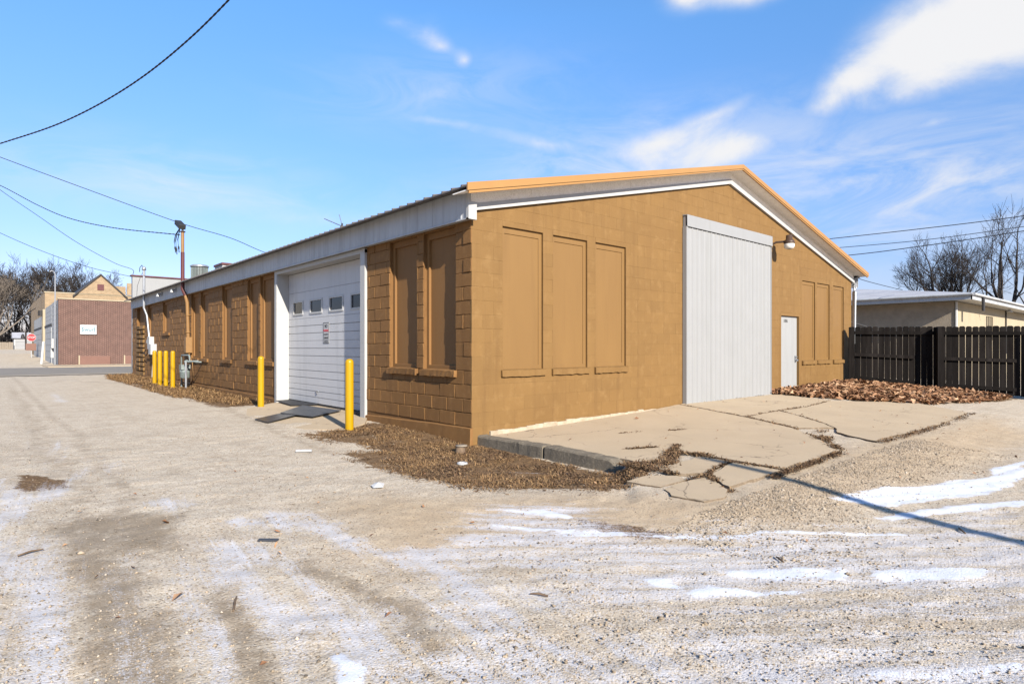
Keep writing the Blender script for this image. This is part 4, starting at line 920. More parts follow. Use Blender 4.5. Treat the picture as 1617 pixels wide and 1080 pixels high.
b = MB(); b.box((.85, 14.9, 3.7), (1.15, 15.8, 4.06)); b.build('vent_base', M['white_box'], va)
b = MB(); b.box((.82, 14.86, 4.062), (1.18, 15.84, 4.13)); b.build('vent_cap', M['maroon'], va)
an = thing('tv_aerial', 'thin two-armed metal aerial on the warehouse roof edge', 'aerial', (.5, 5.2, 3.6))
b = MB(); b.tube([(.5, 5.2, 3.6), (.55, 5.25, 3.9)], .02); b.build('aerial_foot', M['dark_trim'], an)
b = MB(); b.tube([(.55, 5.25, 3.84), (.6, 6.25, 4.17)], .011, 6); b.build('aerial_arm', M['steel'], an)
b = MB(); b.tube([(.55, 5.25, 3.86), (.6, 5.50, 4.14)], .009, 6); b.build('aerial_arm', M['steel'], an)

# steel ramp plates at the garage sill
def plate(name, pts, th, m_, label):
    b = MB(); b.prism([(p[0], p[1], p[2]) for p in pts], (0, 0, th)); return tag(b.build(name, m_), label, 'ramp plate', 'dark plates on the garage pad')
plate('ramp_plate', [(-1.52, 4.42, -.03), (-1.50, 3.80, -.03), (-.72, 4.35, .015), (-.62, 5.0, .015)], .014, M['ramp_plate'], 'long dark ribbed ramp plate lying furthest out on the garage pad')
plate('ramp_plate', [(-.95, 4.72, .02), (-.72, 3.78, .01), (.05, 4.25, .035), (-.1, 5.75, .035)], .016, M['ramp_plate'], 'dark ramp plate in the middle of the garage pad')
plate('ramp_plate', [(-.10, 7.30, .03), (-.22, 6.10, .025), (.22, 5.75, .035), (.28, 7.35, .035)], .016, M['rubber'], 'black mat against the garage sill beside the left jamb')
b = MB(); b.prism([(.02, 3.3, .03), (.24, 3.3, .035), (.24, 3.9, .035), (.05, 3.75, .03)], (0, 0, .03)); tag(b.build('rubber_mat', M['rubber']), 'crumpled black rubber scrap at the right garage jamb', 'mat')

# ------------------------------------------------------------------ fence with dark pickets
fn = thing('picket_fence', 'dark stained wooden privacy fence with dog-eared pickets right of the warehouse', 'fence', (13.5, 0, 0))
A = Vector((13.46, -.12, 0)); Bv = Vector((15.9, -6.1, 0)); u = (Bv - A).normalized(); nn = Vector((-u.y, u.x, 0)); nn = nn if nn.dot(CAM - A) > 0 else -nn
LEN = (Bv - A).length
fz = lambda s: float(np.interp(s, [0, 2.1, 4.1, 6.5], [.24, .05, -.06, -.10])); ft = lambda s: float(np.interp(s, [0, 4.1, 6.5], [1.86, 1.82, 1.78]))
s = .02; rr = random.Random(12); pickv = []
while s < LEN:
    w = .136 + rr.uniform(-.004, .004); z0 = fz(s) + .03 + rr.uniform(0, .03); z1 = ft(s) + rr.uniform(-.012, .012); c = .028
    p = A + u * s; q = A + u * (s + w); lean = rr.uniform(-.006, .006)
    pts = [(p, z0), (q, z0), (q + u * lean, z1 - c), (q - u * c + u * lean, z1), (p + u * c + u * lean, z1), (p + u * lean, z1 - c)]
    b = MB(); b.prism([(a.x, a.y, z) for a, z in pts], -nn * .018); b.build('picket', M['fence'], fn); s += w + rr.uniform(.003, .012)
def rail(s0, s1, fr):
    a = A + u * s0 + nn * .02; c = A + u * s1 + nn * .02; za = fz(s0) + (ft(s0) - fz(s0)) * fr; zc = fz(s1) + (ft(s1) - fz(s1)) * fr
    b = MB(); b.prism([(a.x, a.y, za - .045), (a.x, a.y, za + .045), (c.x, c.y, zc + .045), (c.x, c.y, zc - .045)], nn * .04); b.build('rail', M['fence'], fn)
for s0, s1 in ((.14, 2.0), (2.2, 4.2), (4.35, 6.4)):
    rail(s0, s1, .90); rail(s0, s1 - .42, .52); rail(s0, s1 - .42, .12)
for s0, dp in ((.0, .12), (2.06, .34), (4.24, .34), (6.3, .3)):
    a = A + u * s0 + nn * .001; b = MB(); b.prism([(a.x, a.y, fz(s0) - .1), (a.x + u.x * .13, a.y + u.y * .13, fz(s0) - .1), (a.x + u.x * .13, a.y + u.y * .13, ft(s0) - .01), (a.x, a.y, ft(s0) - .01)], nn * dp); b.build('post', M['fence'], fn)

# ------------------------------------------------------------------ low building behind the fence
nb = thing('cream_building', 'low cream building with grey roof behind the dark fence', 'building', (22, -.75, 0))
b = MB(); b.box((22.0, -.72, -.2), (22.3, 14, 3.0)); b.build('side_wall', M['cream_dim'], nb)
b = MB()
b.box((22.02, -.75, -.2), (26.85, -.45, 3.0)); b.box((28.15, -.75, -.2), (44, -.45, 3.0)); b.box((26.85, -.75, -.2), (28.15, -.45, 1.6)); b.box((26.85, -.75, 2.62), (28.15, -.45, 3.0)); b.build('front_wall', M['cream'], nb)
b = MB(); b.box((21.97, -.79, -.2), (22.16, -.752, 2.98)); b.build('corner_board', M['white_trim'], nb)
b = MB(); b.box((26.85, -.70, 1.6), (28.15, -.6, 2.62)); wn = b.build('window', M['dark_trim'], nb)
for q in range(4):
    b = MB(); b.box((26.88 + q * .32, -.73, 1.62), (26.95 + q * .32, -.702, 2.6)); b.build('window_bar', M['cream'], wn)
e = .62; z0 = 3.02
x0, x1, y0, y1 = 22 - e, 44, -.75 - e, 14
b = MB(); b.box((x0, y0, z0), (x1, y1, z0 + .03)); b.build('eave_soffit', M['white_trim'], nb)
b = MB(); b.box((x0 - .02, y0 - .02, z0 - .02), (x0 + .02, y1, z0 + .21)); b.box((x0 - .02, y0 - .025, z0 - .02), (x1, y0 + .02, z0 + .21)); b.build('fascia', M['white_fascia'], nb)
b = MB(); b.tube([(x0 - .07, y0 - .05, z0 + .17), (x0 - .07, y1, z0 + .17)], .05, 8); b.tube([(x0 - .07, y0 - .08, z0 + .17), (x1, y0 - .08, z0 + .17)], .05, 8); b.build('gutter', M['white_fascia'], nb)
b = MB(); zr = z0 + .22 + .16 * 7.4; v = [(x0 - .03, y0 - .03, z0 + .22), (x1, y0 - .03, z0 + .22), (x1, y1, z0 + .22), (x0 - .03, y1, z0 + .22), (x0 + 7.4, y0 + 7.4, zr), (x1, y0 + 7.4, zr)]
b.add(v, [(0, 1, 5, 4), (3, 0, 4), (2, 3, 4, 5), (1, 2, 5), (0, 3, 2, 1)]); b.build('roof', M['grey_roof'], nb)
b = MB(); b.box((22.7, y0 - .09, z0 - .38), (22.92, y0 - .03, z0 + .13)); b.build('downspout', M['dark_trim'], nb)
b = MB(); b.lathe((29.65, y0 + .3, 2.88), [(.03, .12), (.10, .06), (.12, 0)], 10); b.build('eave_lamp', M['white_plastic'], nb)
b = MB(); b.lathe((33.6, y0 + .3, 2.88), [(.03, .12), (.10, .06), (.12, 0)], 10); b.build('eave_lamp', M['white_plastic'], nb)
b = MB(); b.tube([(30.6, -.79, 2.98), (30.6, -.79, 1.0)], .03, 6); b.build('conduit', M['dark_trim'], nb)
hr = thing('stair_handrail', 'dark sloping metal handrail showing above the fence beside the warehouse', 'handrail', (17.6, 2.6, 0))
b = MB(); b.tube([(17.15, 3.0, 2.78), (18.35, .55, 1.85), (18.35, .55, .9)], .03, 8); b.tube([(17.15, 3.0, 2.35), (18.35, .55, 1.42)], .025, 8); b.build('rail', M['dark_trim'], hr)
b = MB(); b.tube([(17.85, 1.57, 2.2), (17.85, 1.57, .3)], .025, 8); b.build('post', M['dark_trim'], hr)
b = MB(); b.tube([(17.15, 3.0, 2.75), (17.15, 3.0, .2)], .025, 8); b.build('post', M['dark_trim'], hr)

# ------------------------------------------------------------------ brick building across the street
bb = thing('brick_building', 'red-brown brick building with grey garage bays across the street', 'building', (-1.25, 46.4, 0))
b = MB(); b.box((-1.25, 46.4, -.2), (3.3, 46.75, 4.74)); b.build('front_wall', M['brick'], bb)
b = MB(); b.box((-1.30, 46.34, 4.74), (3.35, 46.8, 4.82)); b.build('parapet_cap', M['cream'], bb)
def gwall(y0, y1, h):
    b = MB(); b.box((-1.25, y0, -.2), (-.95, y1, h)); return b.build('side_wall', M['grey_siding'], bb)
gwall(46.76, 51.8, 4.72); gwall(51.81, 58.6, 4.68); gwall(60.0, 74.3, 4.15)
b = MB(); b.box((-1.42, 58.6, -.2), (-.9, 60.0, 4.6)); b.build('pilaster', M['cream'], bb)
b = MB(); b.box((-.94, 46.8, 4.2), (3.3, 60, 4.4)); b.box((-.94, 60, 3.6), (3.3, 62.2, 3.8)); b.box((3.0, 46.8, -.2), (3.3, 60, 4.2)); b.build('roof', M['grey_roof'], bb)
for (y0, y1, h) in ((52.0, 58.3, 3.0), (60.6, 73.2, 3.05)):
    b = MB(); b.box((-1.32, y0 - .2, h), (-1.252, y1 + .2, h + .14)); b.build('lintel', M['dark_trim'], bb)
    z = .0; k = 0
    b = MB(); b.box((-1.262, y0, -.1), (-1.251, y1, h)); gd2 = b.build('garage_door', M['grey_siding'], bb)
    for k in range(6): b = MB(); b.box((-1.285, y0, .02 + k * h / 6), (-1.263, y1, (k + 1) * h / 6 - .01)); b.build('door_section', M['grey_siding'], gd2)
for z in range(7):
    b = MB(); b.box((-1.262, 46.9, 2.4 + z * .33), (-1.252, 51.7, 2.4 + z * .33 + .31)) if z < 7 else None; b.build('siding_course', M['grey_siding'], bb)
for z in range(4):
    b = MB(); b.box((-1.262, 51.9, 3.2 + z * .33), (-1.252, 58.5, 3.2 + z * .33 + .31)); b.build('siding_course', M['grey_siding'], bb)
b = MB(); b.tube([(-1.36, 47.6, -.1), (-1.36, 47.6, 4.6)], .07, 8); b.build('downspout', M['steel'], bb)
b = MB(); b.tube([(-1.5, 59.2, 4.5), (-1.5, 59.2, 4.05)], .22, 8); b.build('scupper', M['dark_trim'], bb)
for y, z in ((48.4, .9), (47.9, 1.6)):
    b = MB(); b.box((-1.55, y, z - .35), (-1.26, y + .5, z + .35)); b.build('meter_box', M['white_box'], bb, bevel=.02)
for (a, c, zt) in ((-.016, 1.82, .68), (2.75, 4.6, .68)):
    b = MB(); b.box((a, 46.28, .05), (c, 46.398, zt)); pn = b.build('cellar_panel', M['brown_metal'], bb)
    b = MB(); b.box((a - .08, 46.26, .0), (a - .005, 46.398, zt + .06)); b.build('panel_post', M['cream'], pn)
ws = thing('wall_sign', 'small white sign on the red-brown brick wall', 'sign', (.48, 46.3, 2.6))
b = MB(); b.box((-.006, 46.28, 2.26), (.978, 46.396, 2.95)); b.build('sign_box', M['sign_white'], ws)
text('Swurl', .36, M['teal_ink'], ws, (.48, 46.276, 2.60), (1, 0, 0), (0, 0, 1))
b = MB(); b.box((.09, 46.272, 2.36), (.12, 46.279, 2.85)); b.box((.85, 46.272, 2.36), (.88, 46.279, 2.85)); b.build('sign_border', M['teal_ink'], ws)
# cream brick house behind
ch = thing('cream_brick_house', 'cream brick building with a steep gable and small attic vent behind the brick one', 'building', (3.8, 68, 0))
b = MB(); b.box((-1.05, 62.5, -.2), (5.8, 62.9, 6.32)); b.box((-1.05, 62.91, -.2), (-.65, 84, 6.32)); b.build('wall', M['cream_brick'], ch)
gy = 62.4; gx0, gx1, gxa = 1.30, 5.06, 3.17
def at62(px, py): return None
b = MB(); b.prism([(gx0, gy, 6.4), (gx1, gy, 6.4), (gxa, gy, 8.25)], (0, .35, 0)); b.build('gable', M['cream_brick'], ch)
b = MB()
for (xa, za, xb, zb) in ((gx0 - .3, 6.2, gxa, 8.36), (gxa, 8.36, gx1 + .3, 6.2)): b.prism([(xa, gy - .12, za), (xb, gy - .12, zb), (xb, gy - .12, zb - .17), (xa, gy - .12, za - .17)], (0, 9, 0))
b.build('roof', M['dark_trim'], ch)
b = MB(); b.box((gxa - .27, gy - .05, 6.78), (gxa + .25, gy - .002, 7.34)); b.build('attic_vent', M['maroon'], ch)
b = MB(); b.box((5.3, 62.3, 6.45), (5.82, 62.48, 7.6)); b.box((4.3, 63.0, 6.33), (5.28, 63.4, 7.3)); b.build('chimney_wall', M['cream_brick'], ch)
b = MB(); b.box((-1.1, 62.45, 6.322), (5.85, 62.95, 6.42)); b.build('coping', M['cream'], ch)

# street furniture
lp = thing('street_lamp', 'tall thin grey street lamp at the corner of the brick building', 'street lamp', (-1.7, 47.0, 0))
b = MB(); b.tube([(-1.45, 46.2, 0), (-1.45, 46.2, 6.4)], [.05, .035], 8); b.build('pole', M['steel'], lp)
b = MB(); b.tube([(-1.45, 46.2, 6.4), (-1.5, 46.2, 6.6), (-1.62, 46.2, 6.68), (-1.75, 46.2, 6.6)], .035, 6); b.build('arm', M['steel'], lp)
b = MB(); b.obox((-1.8, 46.2, 6.52), (.16, .16, 0), (.06, -.06, 0), (0, 0, .06)); b.build('lamp_head', M['dark_trim'], lp)
def stop_sign(x, y):
    t = thing('stop_sign', 'red stop sign on a thin post left of the grey garage bays', 'stop sign', (x, y, 0)); zc = 2.27; R = .37
    d = Vector((CAM.x - x, CAM.y - y, 0)).normalized(); d = Vector((-.12, -1, 0)).normalized(); rt = Vector((-d.y, d.x, 0))
    o8 = lambda r, off: [Vector((x, y, zc)) + rt * (r * math.cos(math.pi / 8 + k * math.pi / 4)) + Vector((0, 0, r * math.sin(math.pi / 8 + k * math.pi / 4))) + d * off for k in range(8)]
    b = MB(); b.prism(o8(R, .0), -d * .02); b.build('sign_border', M['sign_white'], t)
    b = MB(); b.prism(o8(R * .93, .004), d * .002); b.build('sign_face', M['stop_red'], t)
    text('STOP', .29, M['sign_white'], t, Vector((x, y, zc)) + d * .012, rt, (0, 0, 1), sx=.8)
    b = MB(); b.box((x - .03, y + .03, -.1), (x + .03, y + .07, 2.1)); b.build('post', M['steel'], t)
    b = MB(); b.box((x - .42, y - .0, 1.05), (x + .36, y + .028, 1.7)); b.build('lower_board', M['brown_metal'], t)
stop_sign(-1.85, 66.0)
pl = thing('marker_post', 'short leaning white post beside the grey garage bay', 'post', (-1.9, 50, 0))
b = MB(); b.tube([(-2.0, 50.0, 0), (-1.85, 50.3, 1.75)], .09, 8); b.build('post', M['white_plastic'], pl)

# far shed, fence, pole
sh = thing('white_shed', 'low white garage shed with grey roof at the far end of the alley', 'shed', (0, 130, 0))
b = MB(); b.box((-1.38, 128, .5), (9, 134, 3.05)); b.build('wall', M['white_trim'], sh)
for k in range(3): b = MB(); b.box((-1.2, 127.93, 1.15 + k * .6), (3.4, 127.99, 1.72 + k * .6)); b.build('door_section', M['white_metal'], sh)
b = MB(); b.prism([(-1.6, 127.6, 3.0), (-1.6, 131, 4.05), (-1.6, 134.4, 3.0)], (11.2, 0, 0)); b.build('roof', M['grey_roof'], sh)
ff = thing('board_fence', 'weathered grey wooden fence at the far left end of the alley', 'fence', (-8, 128, 0))
for k in range(46):
    b = MB(); x = -15.3 + k * .30; b.box((x, 127, .6), (x + .28, 127.04, 2.3 + rnd.uniform(-.03, .03))); b.build('board', M['old_wood'], ff)
up = thing('utility_pole', 'thin distant wooden utility pole in front of the white shed', 'utility pole', (.1, 120, 0))
b = MB(); b.tube([(-.1, 120, .5), (-.1, 120, 3.9)], .12, 8); b.build('pole', M['bark'], up)
b = MB(); b.lathe((-.5, 119.6, 2.9), [(.05, .7), (.2, .5), (.28, 0)], 8); b.build('lamp_head', M['dark_trim'], up)

# the pole behind the camera whose shadow falls across the drive
SP = Vector((.98, -3.0, .02)) - Vector((SUN_D.x, SUN_D.y, 0)) * (5.6 / -SUN_D.z)
sp_ = thing('utility_pole', 'wooden utility pole standing behind the viewpoint, its shadow crossing the drive', 'utility pole', (SP.x, SP.y, -.1))
b = MB(); b.tube([(SP.x, SP.y, -.2), (SP.x, SP.y, 5.6)], [.10, .065], 12); b.build('pole', M['bark'], sp_)

# ------------------------------------------------------------------ wires
def wire(p, q, sag, r, label, n=24, wob=0, mat_='black_cable', group='overhead wires'):
    p = Vector(p); q = Vector(q); pts = []
    for i in range(n + 1):
        t = i / n; v = p.lerp(q, t); v.z -= sag * 4 * t * (1 - t); 
        if wob: v += Vector((0, 0, wob * math.sin(i * 2.4)))
        pts.append(v)
    b = MB(); b.tube(pts, r, 6, smooth=True); return tag(b.build('overhead_wire', M[mat_]), label, 'wire', group)

def spline(P, per=10):
    P = [Vector(p) for p in P]; Q = [P[0] * 2 - P[1]] + P + [P[-1] * 2 - P[-2]]; out = []
    for i in range(1, len(Q) - 2):
        for k in range(per):
            t = k / per; a, b_, c, d = Q[i - 1], Q[i], Q[i + 1], Q[i + 2]
            out.append(.5 * ((2 * b_) + (c - a) * t + (2 * a - 5 * b_ + 4 * c - d) * t * t + (3 * b_ - a - 3 * c + d) * t ** 3))
    out.append(P[-1]); return out
def swire(P, r, label, twist=0):
    pts = spline(P); b = MB()
    if twist:
        pts = spline(P, 60)
        for ph in (0, math.pi):
            q = []
            for i, p in enumerate(pts): a = i * .9 + ph; q.append(p + Vector((math.cos(a) * .6, math.cos(a) * .6, math.sin(a))) * twist)
            b.tube(q, r, 5)
    else: b.tube(pts, r, 6)
    return tag(b.build('overhead_wire', M['black_cable']), label, 'wire', 'overhead wires')
swire([(-6.1, 13.6, 5.75), (-4.92, 10.28, 5.66), (-4.01, 7.89, 5.68), (-3.29, 5.67, 5.83), (-2.81, 3.39, 5.98), (-2.45, 1.2, 6.25), (-2.2, -.6, 6.55)], .010, 'thick black twisted cable sweeping across the upper left sky', .006)
swire([(-7.3, 20.6, 8.6), (-4.79, 19.47, 7.59), (-2.47, 18.5, 6.71), (.17, 17.78, 5.83), (2.0, 18.0, 5.52), (3.81, 18.59, 5.12), (6.5, 19.5, 5.0)], .012, 'wire passing behind the lamp of the maroon mast down to the roof')
swire([(-6.0, 30.5, 9.4), (-4.67, 27.34, 8.27), (-3.51, 24.99, 7.18), (-2.62, 22.89, 6.42), (-1.54, 19.94, 5.74), (-.28, 15.6, 5.02)], .011, 'sagging twisted service wire ending at the maroon mast head', .008)
swire([(-6.0, 27.8, 9.3), (-4.67, 27.34, 8.08), (-3.4, 27.02, 7.09), (-2.06, 26.78, 6.07), (-.65, 26.47, 5.22), (.05, 26.3, 4.95), (.05, 26.2, 4.66)], .012, 'wire dropping to the top left corner of the white parapet')
swire([(-6.2, 35, 8.2), (-4.6, 32.58, 6.99), (-2.97, 30.5, 5.96), (-1.46, 27.98, 5.1), (-.02, 26.19, 4.6)], .012, 'lower wire running to the corner of the white parapet cap')
swire([(-6.0, 36, 5.7), (-4.41, 45.7, 6.04), (-3.12, 55.2, 6.64), (-1.31, 66.91, 7.4), (.53, 75.93, 8.18)], .022, 'far wire running into the bare trees at the left edge')
swire([(-5.2, 71, 4.1), (-4.02, 71.94, 4.15), (-2.6, 70.69, 4.28), (-1.2, 72.63, 5.4)], .035, 'pale sagging wire low in front of the trees at the left edge')
swire([(20.6, 9, 5.8), (21.95, 4.05, 5.92), (22.8, .65, 5.99), (23.38, -2.51, 6.08), (24.3, -7.5, 6.4)], .016, 'topmost of the three long wires right of the gable roof')
swire([(20.9, 9, 5.55), (22.26, 3.78, 5.55), (22.99, .48, 5.56), (23.38, -2.51, 5.69), (24.3, -7.5, 6.0)], .013, 'middle of the three long wires right of the gable roof')
swire([(21.2, 9, 5.2), (22.57, 3.51, 5.22), (22.99, .48, 5.33), (23.38, -2.51, 5.53), (24.3, -7.5, 6.0)], .017, 'lowest of the three long wires right of the gable roof')
swire([(14.4, .1, 3.42), (16.8, .59, 3.5), (19.6, .79, 3.51), (22.33, 1.06, 3.57)], .010, 'thin wire from the gutter end across to the grey roof')

# ------------------------------------------------------------------ bare trees
def bare_tree(name, label, x, y, z, limbs, seed, levels=5, r0=.22, split=(2, 3), twig=.006, mat_='bark', fork=.8, droop=0.0, group='bare winter trees', min_len=.22, ratio=.72):
    t = thing(name, label, 'tree', (x, y, z), group); R = random.Random(seed)
    tb = MB(); cb = MB()
    tb.tube([(x, y, z - .3), (x + .02, y, z + fork * .5), (x, y, z + fork)], [r0 * 1.25, r0 * 1.05, r0], 9)
    def grow(p, d, L_, r, lv):
        n = 4 if lv > 1 else 3; pts = [p]; rs = [r]; dd = d.copy()
        for i in range(n):
            dd = (dd + Vector((R.uniform(-1, 1), R.uniform(-1, 1), R.uniform(-.7, .8))) * .17 + Vector((0, 0, .05 - droop))).normalized()
            pts.append(pts[-1] + dd * L_ / n); rs.append(max(r * (1 - .42 * (i + 1) / n), twig * .6))
        cb.tube(pts, rs, 6 if lv > 3 else (4 if lv > 1 else 3), caps=False)
        if lv == 0: return
        k = R.randint(*split) + (1 if lv <= 2 else 0)
        for j in range(k):
            at = 1.0 if j == 0 else R.uniform(.35, .95); i = min(int(at * n), n - 1); f = at * n - i; q = pts[i].lerp(pts[i + 1], f)
            base = (pts[i + 1] - pts[i]).normalized(); s_ = Vector((R.uniform(-1, 1), R.uniform(-1, 1), R.uniform(-.6, 1))).normalized()
            side = (s_ - base * s_.dot(base)).normalized(); ang = R.uniform(.12, .35) if j == 0 else R.uniform(.4, .85)
            nd = (base * math.cos(ang) + side * math.sin(ang)).normalized()
            grow(q, nd, L_ * ratio * R.uniform(.8, 1.15), max(rs[min(i + 1, n)] * (.92 if j == 0 else .62), twig), lv - 1)
    for (az_, tilt, L_, rr_) in limbs:
        d = Vector((math.sin(tilt) * math.cos(az_), math.sin(tilt) * math.sin(az_), math.cos(tilt))); grow(Vector((x, y, z + fork * .92)), d, L_, r0 * rr_, levels)
    tb.build('trunk', M[mat_], t); cb.build('crown', M[mat_], t); return t
D2R = math.radians
RT = math.atan2(-.6583, .7527)          # bearing that runs to the right as seen from the alley
# behind the cream building
bare_tree('bare_tree', 'broad bare tree behind the grey roof, nearest the warehouse', 43.3, 4.1, 0, [(RT + math.pi, D2R(54), 2.5, .6), (RT + math.pi, D2R(32), 2.6, .65), (RT + 2.6, D2R(12), 2.5, .6), (RT, D2R(8), 2.4, .6), (RT + .6, D2R(22), 2.3, .5), (RT + 2.2, D2R(40), 2.3, .5), (RT - 1.4, D2R(26), 2.3, .5)], 4, 5, .22, (3, 4), .007, fork=2.9, ratio=.66)
bare_tree('bare_tree', 'tall bare tree with steep limbs at the right edge above the grey roof', 40.6, 1.1, 0, [(RT, D2R(36), 2.9, .6), (RT + .3, D2R(24), 3.0, .6), (RT + 1.2, D2R(14), 3.0, .65), (RT + math.pi, D2R(6), 2.7, .45), (RT - .4, D2R(46), 2.8, .5), (RT + 2.8, D2R(28), 2.2, .35)], 9, 5, .26, (2, 3), .009, fork=2.2, ratio=.72)
# at the far end of the alley
for i, (x, y, h, sd, lb, mt) in enumerate([(-3.4, 133, 15.0, 21, 'pale forked bare tree at the left edge above the board fence', 'bark_pale'), (-6.4, 140, 17, 22, 'bare tree at the far left edge behind the board fence', 'bark'),
        (1.6, 142, 16.5, 23, 'dense bare tree behind the white shed', 'bark'), (6.2, 146, 19.5, 24, 'tallest bare tree just left of the cream gable', 'bark'), (10.5, 142, 18, 25, 'bare tree half hidden by the cream gable', 'bark'), (-.6, 152, 17.5, 26, 'bare tree furthest back at the end of the alley', 'bark')]):
    k = h / 14
    limbs = [(q * 2.1 + i, D2R(14 + 11 * (q % 4)), 4.4 * k, .6) for q in range(7)]
    bare_tree('bare_tree', lb, x, y, 1.0, limbs, sd, 5, .27, (3, 3), .024, mat_=mt, fork=2.4 * k, ratio=.68)
# brush and woodland behind everything at the alley's end, and the unseen horizon
def brush():
    R = np.random.default_rng(31); n = 9000
    x = R.uniform(-60, 45, n); y = R.uniform(140, 185, n); h = R.uniform(1.5, 9, n) * (.6 + .4 * fbm(x, y, .12, 3, 2)); b = MB(); me = bpy.data.meshes.new('far_woodland')
    lean = R.normal(0, .35, (n, 2)); w = R.uniform(.02, .07, n)
    V = np.zeros((n, 4, 3)); F = []
    z0 = R.uniform(0, 3.5, n)
    V[:, 0] = np.stack([x - w, y, z0], 1); V[:, 1] = np.stack([x + w, y, z0], 1); V[:, 2] = np.stack([x + lean[:, 0] * h * .5, y + lean[:, 1] * h * .5, z0 + h], 1); V[:, 3] = np.stack([x, y + w * 2, z0], 1)
    i = np.arange(n)[:, None] * 4; tri = np.concatenate([i + [[0, 1, 2]], i + [[1, 3, 2]], i + [[3, 0, 2]]])
    mesh_np(me, V.reshape(-1, 3), tri); o = link('far_woodland', me, M['bark']); tag(o, 'grey brown winter woodland beyond the end of the alley', 'woodland', kind='stuff')
def mesh_np(me, V, tri, smooth=False):
    me.vertices.add(len(V)); me.vertices.foreach_set('co', np.ascontiguousarray(V, dtype=np.float32).ravel()); k = tri.shape[1]
    me.loops.add(tri.size); me.loops.foreach_set('vertex_index', np.ascontiguousarray(tri, dtype=np.int32).ravel()); me.polygons.add(len(tri))
    me.polygons.foreach_set('loop_start', (np.arange(len(tri)) * k).astype(np.int32)); me.polygons.foreach_set('loop_total', np.full(len(tri), k, np.int32)); me.update(calc_edges=True)
    if smooth: me.polygons.foreach_set('use_smooth', np.ones(len(tri), bool))
brush()
def evergreen(x, y, z, w, h, label):
    R = np.random.default_rng(int(x * 10) + 900); n = 5000; a = R.uniform(0, 2 * np.pi, n); t = R.uniform(0, 1, n) ** .8; rr = w * (1 - t * .65) * np.sqrt(R.uniform(.1, 1, n)) * (.7 + .5 * R.random(n))
    P = np.stack([x + rr * np.cos(a), y + rr * np.sin(a), z + h * t], 1); d = R.normal(0, 1, (n, 3)); d /= np.linalg.norm(d, axis=1)[:, None]; e_ = np.cross(d, R.normal(0, 1, (n, 3))); e_ /= np.linalg.norm(e_, axis=1)[:, None]
    V = np.stack([P - e_ * .05, P + e_ * .05, P + d * .32], 1).reshape(-1, 3); me = bpy.data.meshes.new('crown'); mesh_np(me, V, np.arange(n * 3).reshape(-1, 3))
    t_ = thing('evergreen_shrub', label, 'shrub', (x, y, z)); OFF[t_] = (x, y, z); me.transform(Matrix.Translation((-x, -y, -z))); link('crown', me, M['green'], t_)
    b = MB(); b.tube([(x, y, z), (x, y, z + h * .6)], .1, 6); b.build('trunk', M['bark'], t_)
M['green'] = mat('dark_evergreen', (.045, .05, .018), (.09, .085, .03), 3, .9)
evergreen(-5.4, 131, 1.0, 2.6, 3.2, 'dull green shrub behind the board fence at the left edge')
evergreen(3.2, 137, 1.0, 1.6, 4.6, 'dark evergreen shrub rising behind the white shed')

def island(m, ramp_cols):
    nt = m.node_tree; N = nt.nodes; L = nt.links; P = N['Principled BSDF']; g = N.new('ShaderNodeNewGeometry'); cr = N.new('ShaderNodeValToRGB'); L.new(g.outputs['Random Per Island'], cr.inputs[0])
    while len(cr.color_ramp.elements) < len(ramp_cols): cr.color_ramp.elements.new(.5)
    for i, c in enumerate(ramp_cols): e = cr.color_ramp.elements[i]; e.position = i / (len(ramp_cols) - 1); e.color = (c[0] * .8, c[1] * .8, c[2] * .8, 1)
    L.new(cr.outputs[0], P.inputs['Base Color'])
island(M['leaf'], [(.09, .042, .022), (.20, .095, .045), (.31, .16, .08), (.24, .115, .055), (.44, .28, .165), (.36, .20, .10)])
island(M['pebble'], [(.12, .095, .07), (.32, .25, .175), (.38, .30, .215), (.26, .20, .14), (.46, .39, .31), (.10, .08, .06), (.30, .23, .155)])
island(M['straw'], [(.15, .080, .035), (.30, .175, .075), (.10, .052, .024), (.40, .255, .115), (.20, .11, .048), (.13, .07, .03)])
island(M['weed'], [(.05, .028, .015), (.12, .066, .033), (.20, .12, .06), (.08, .045, .022), (.28, .18, .09)])

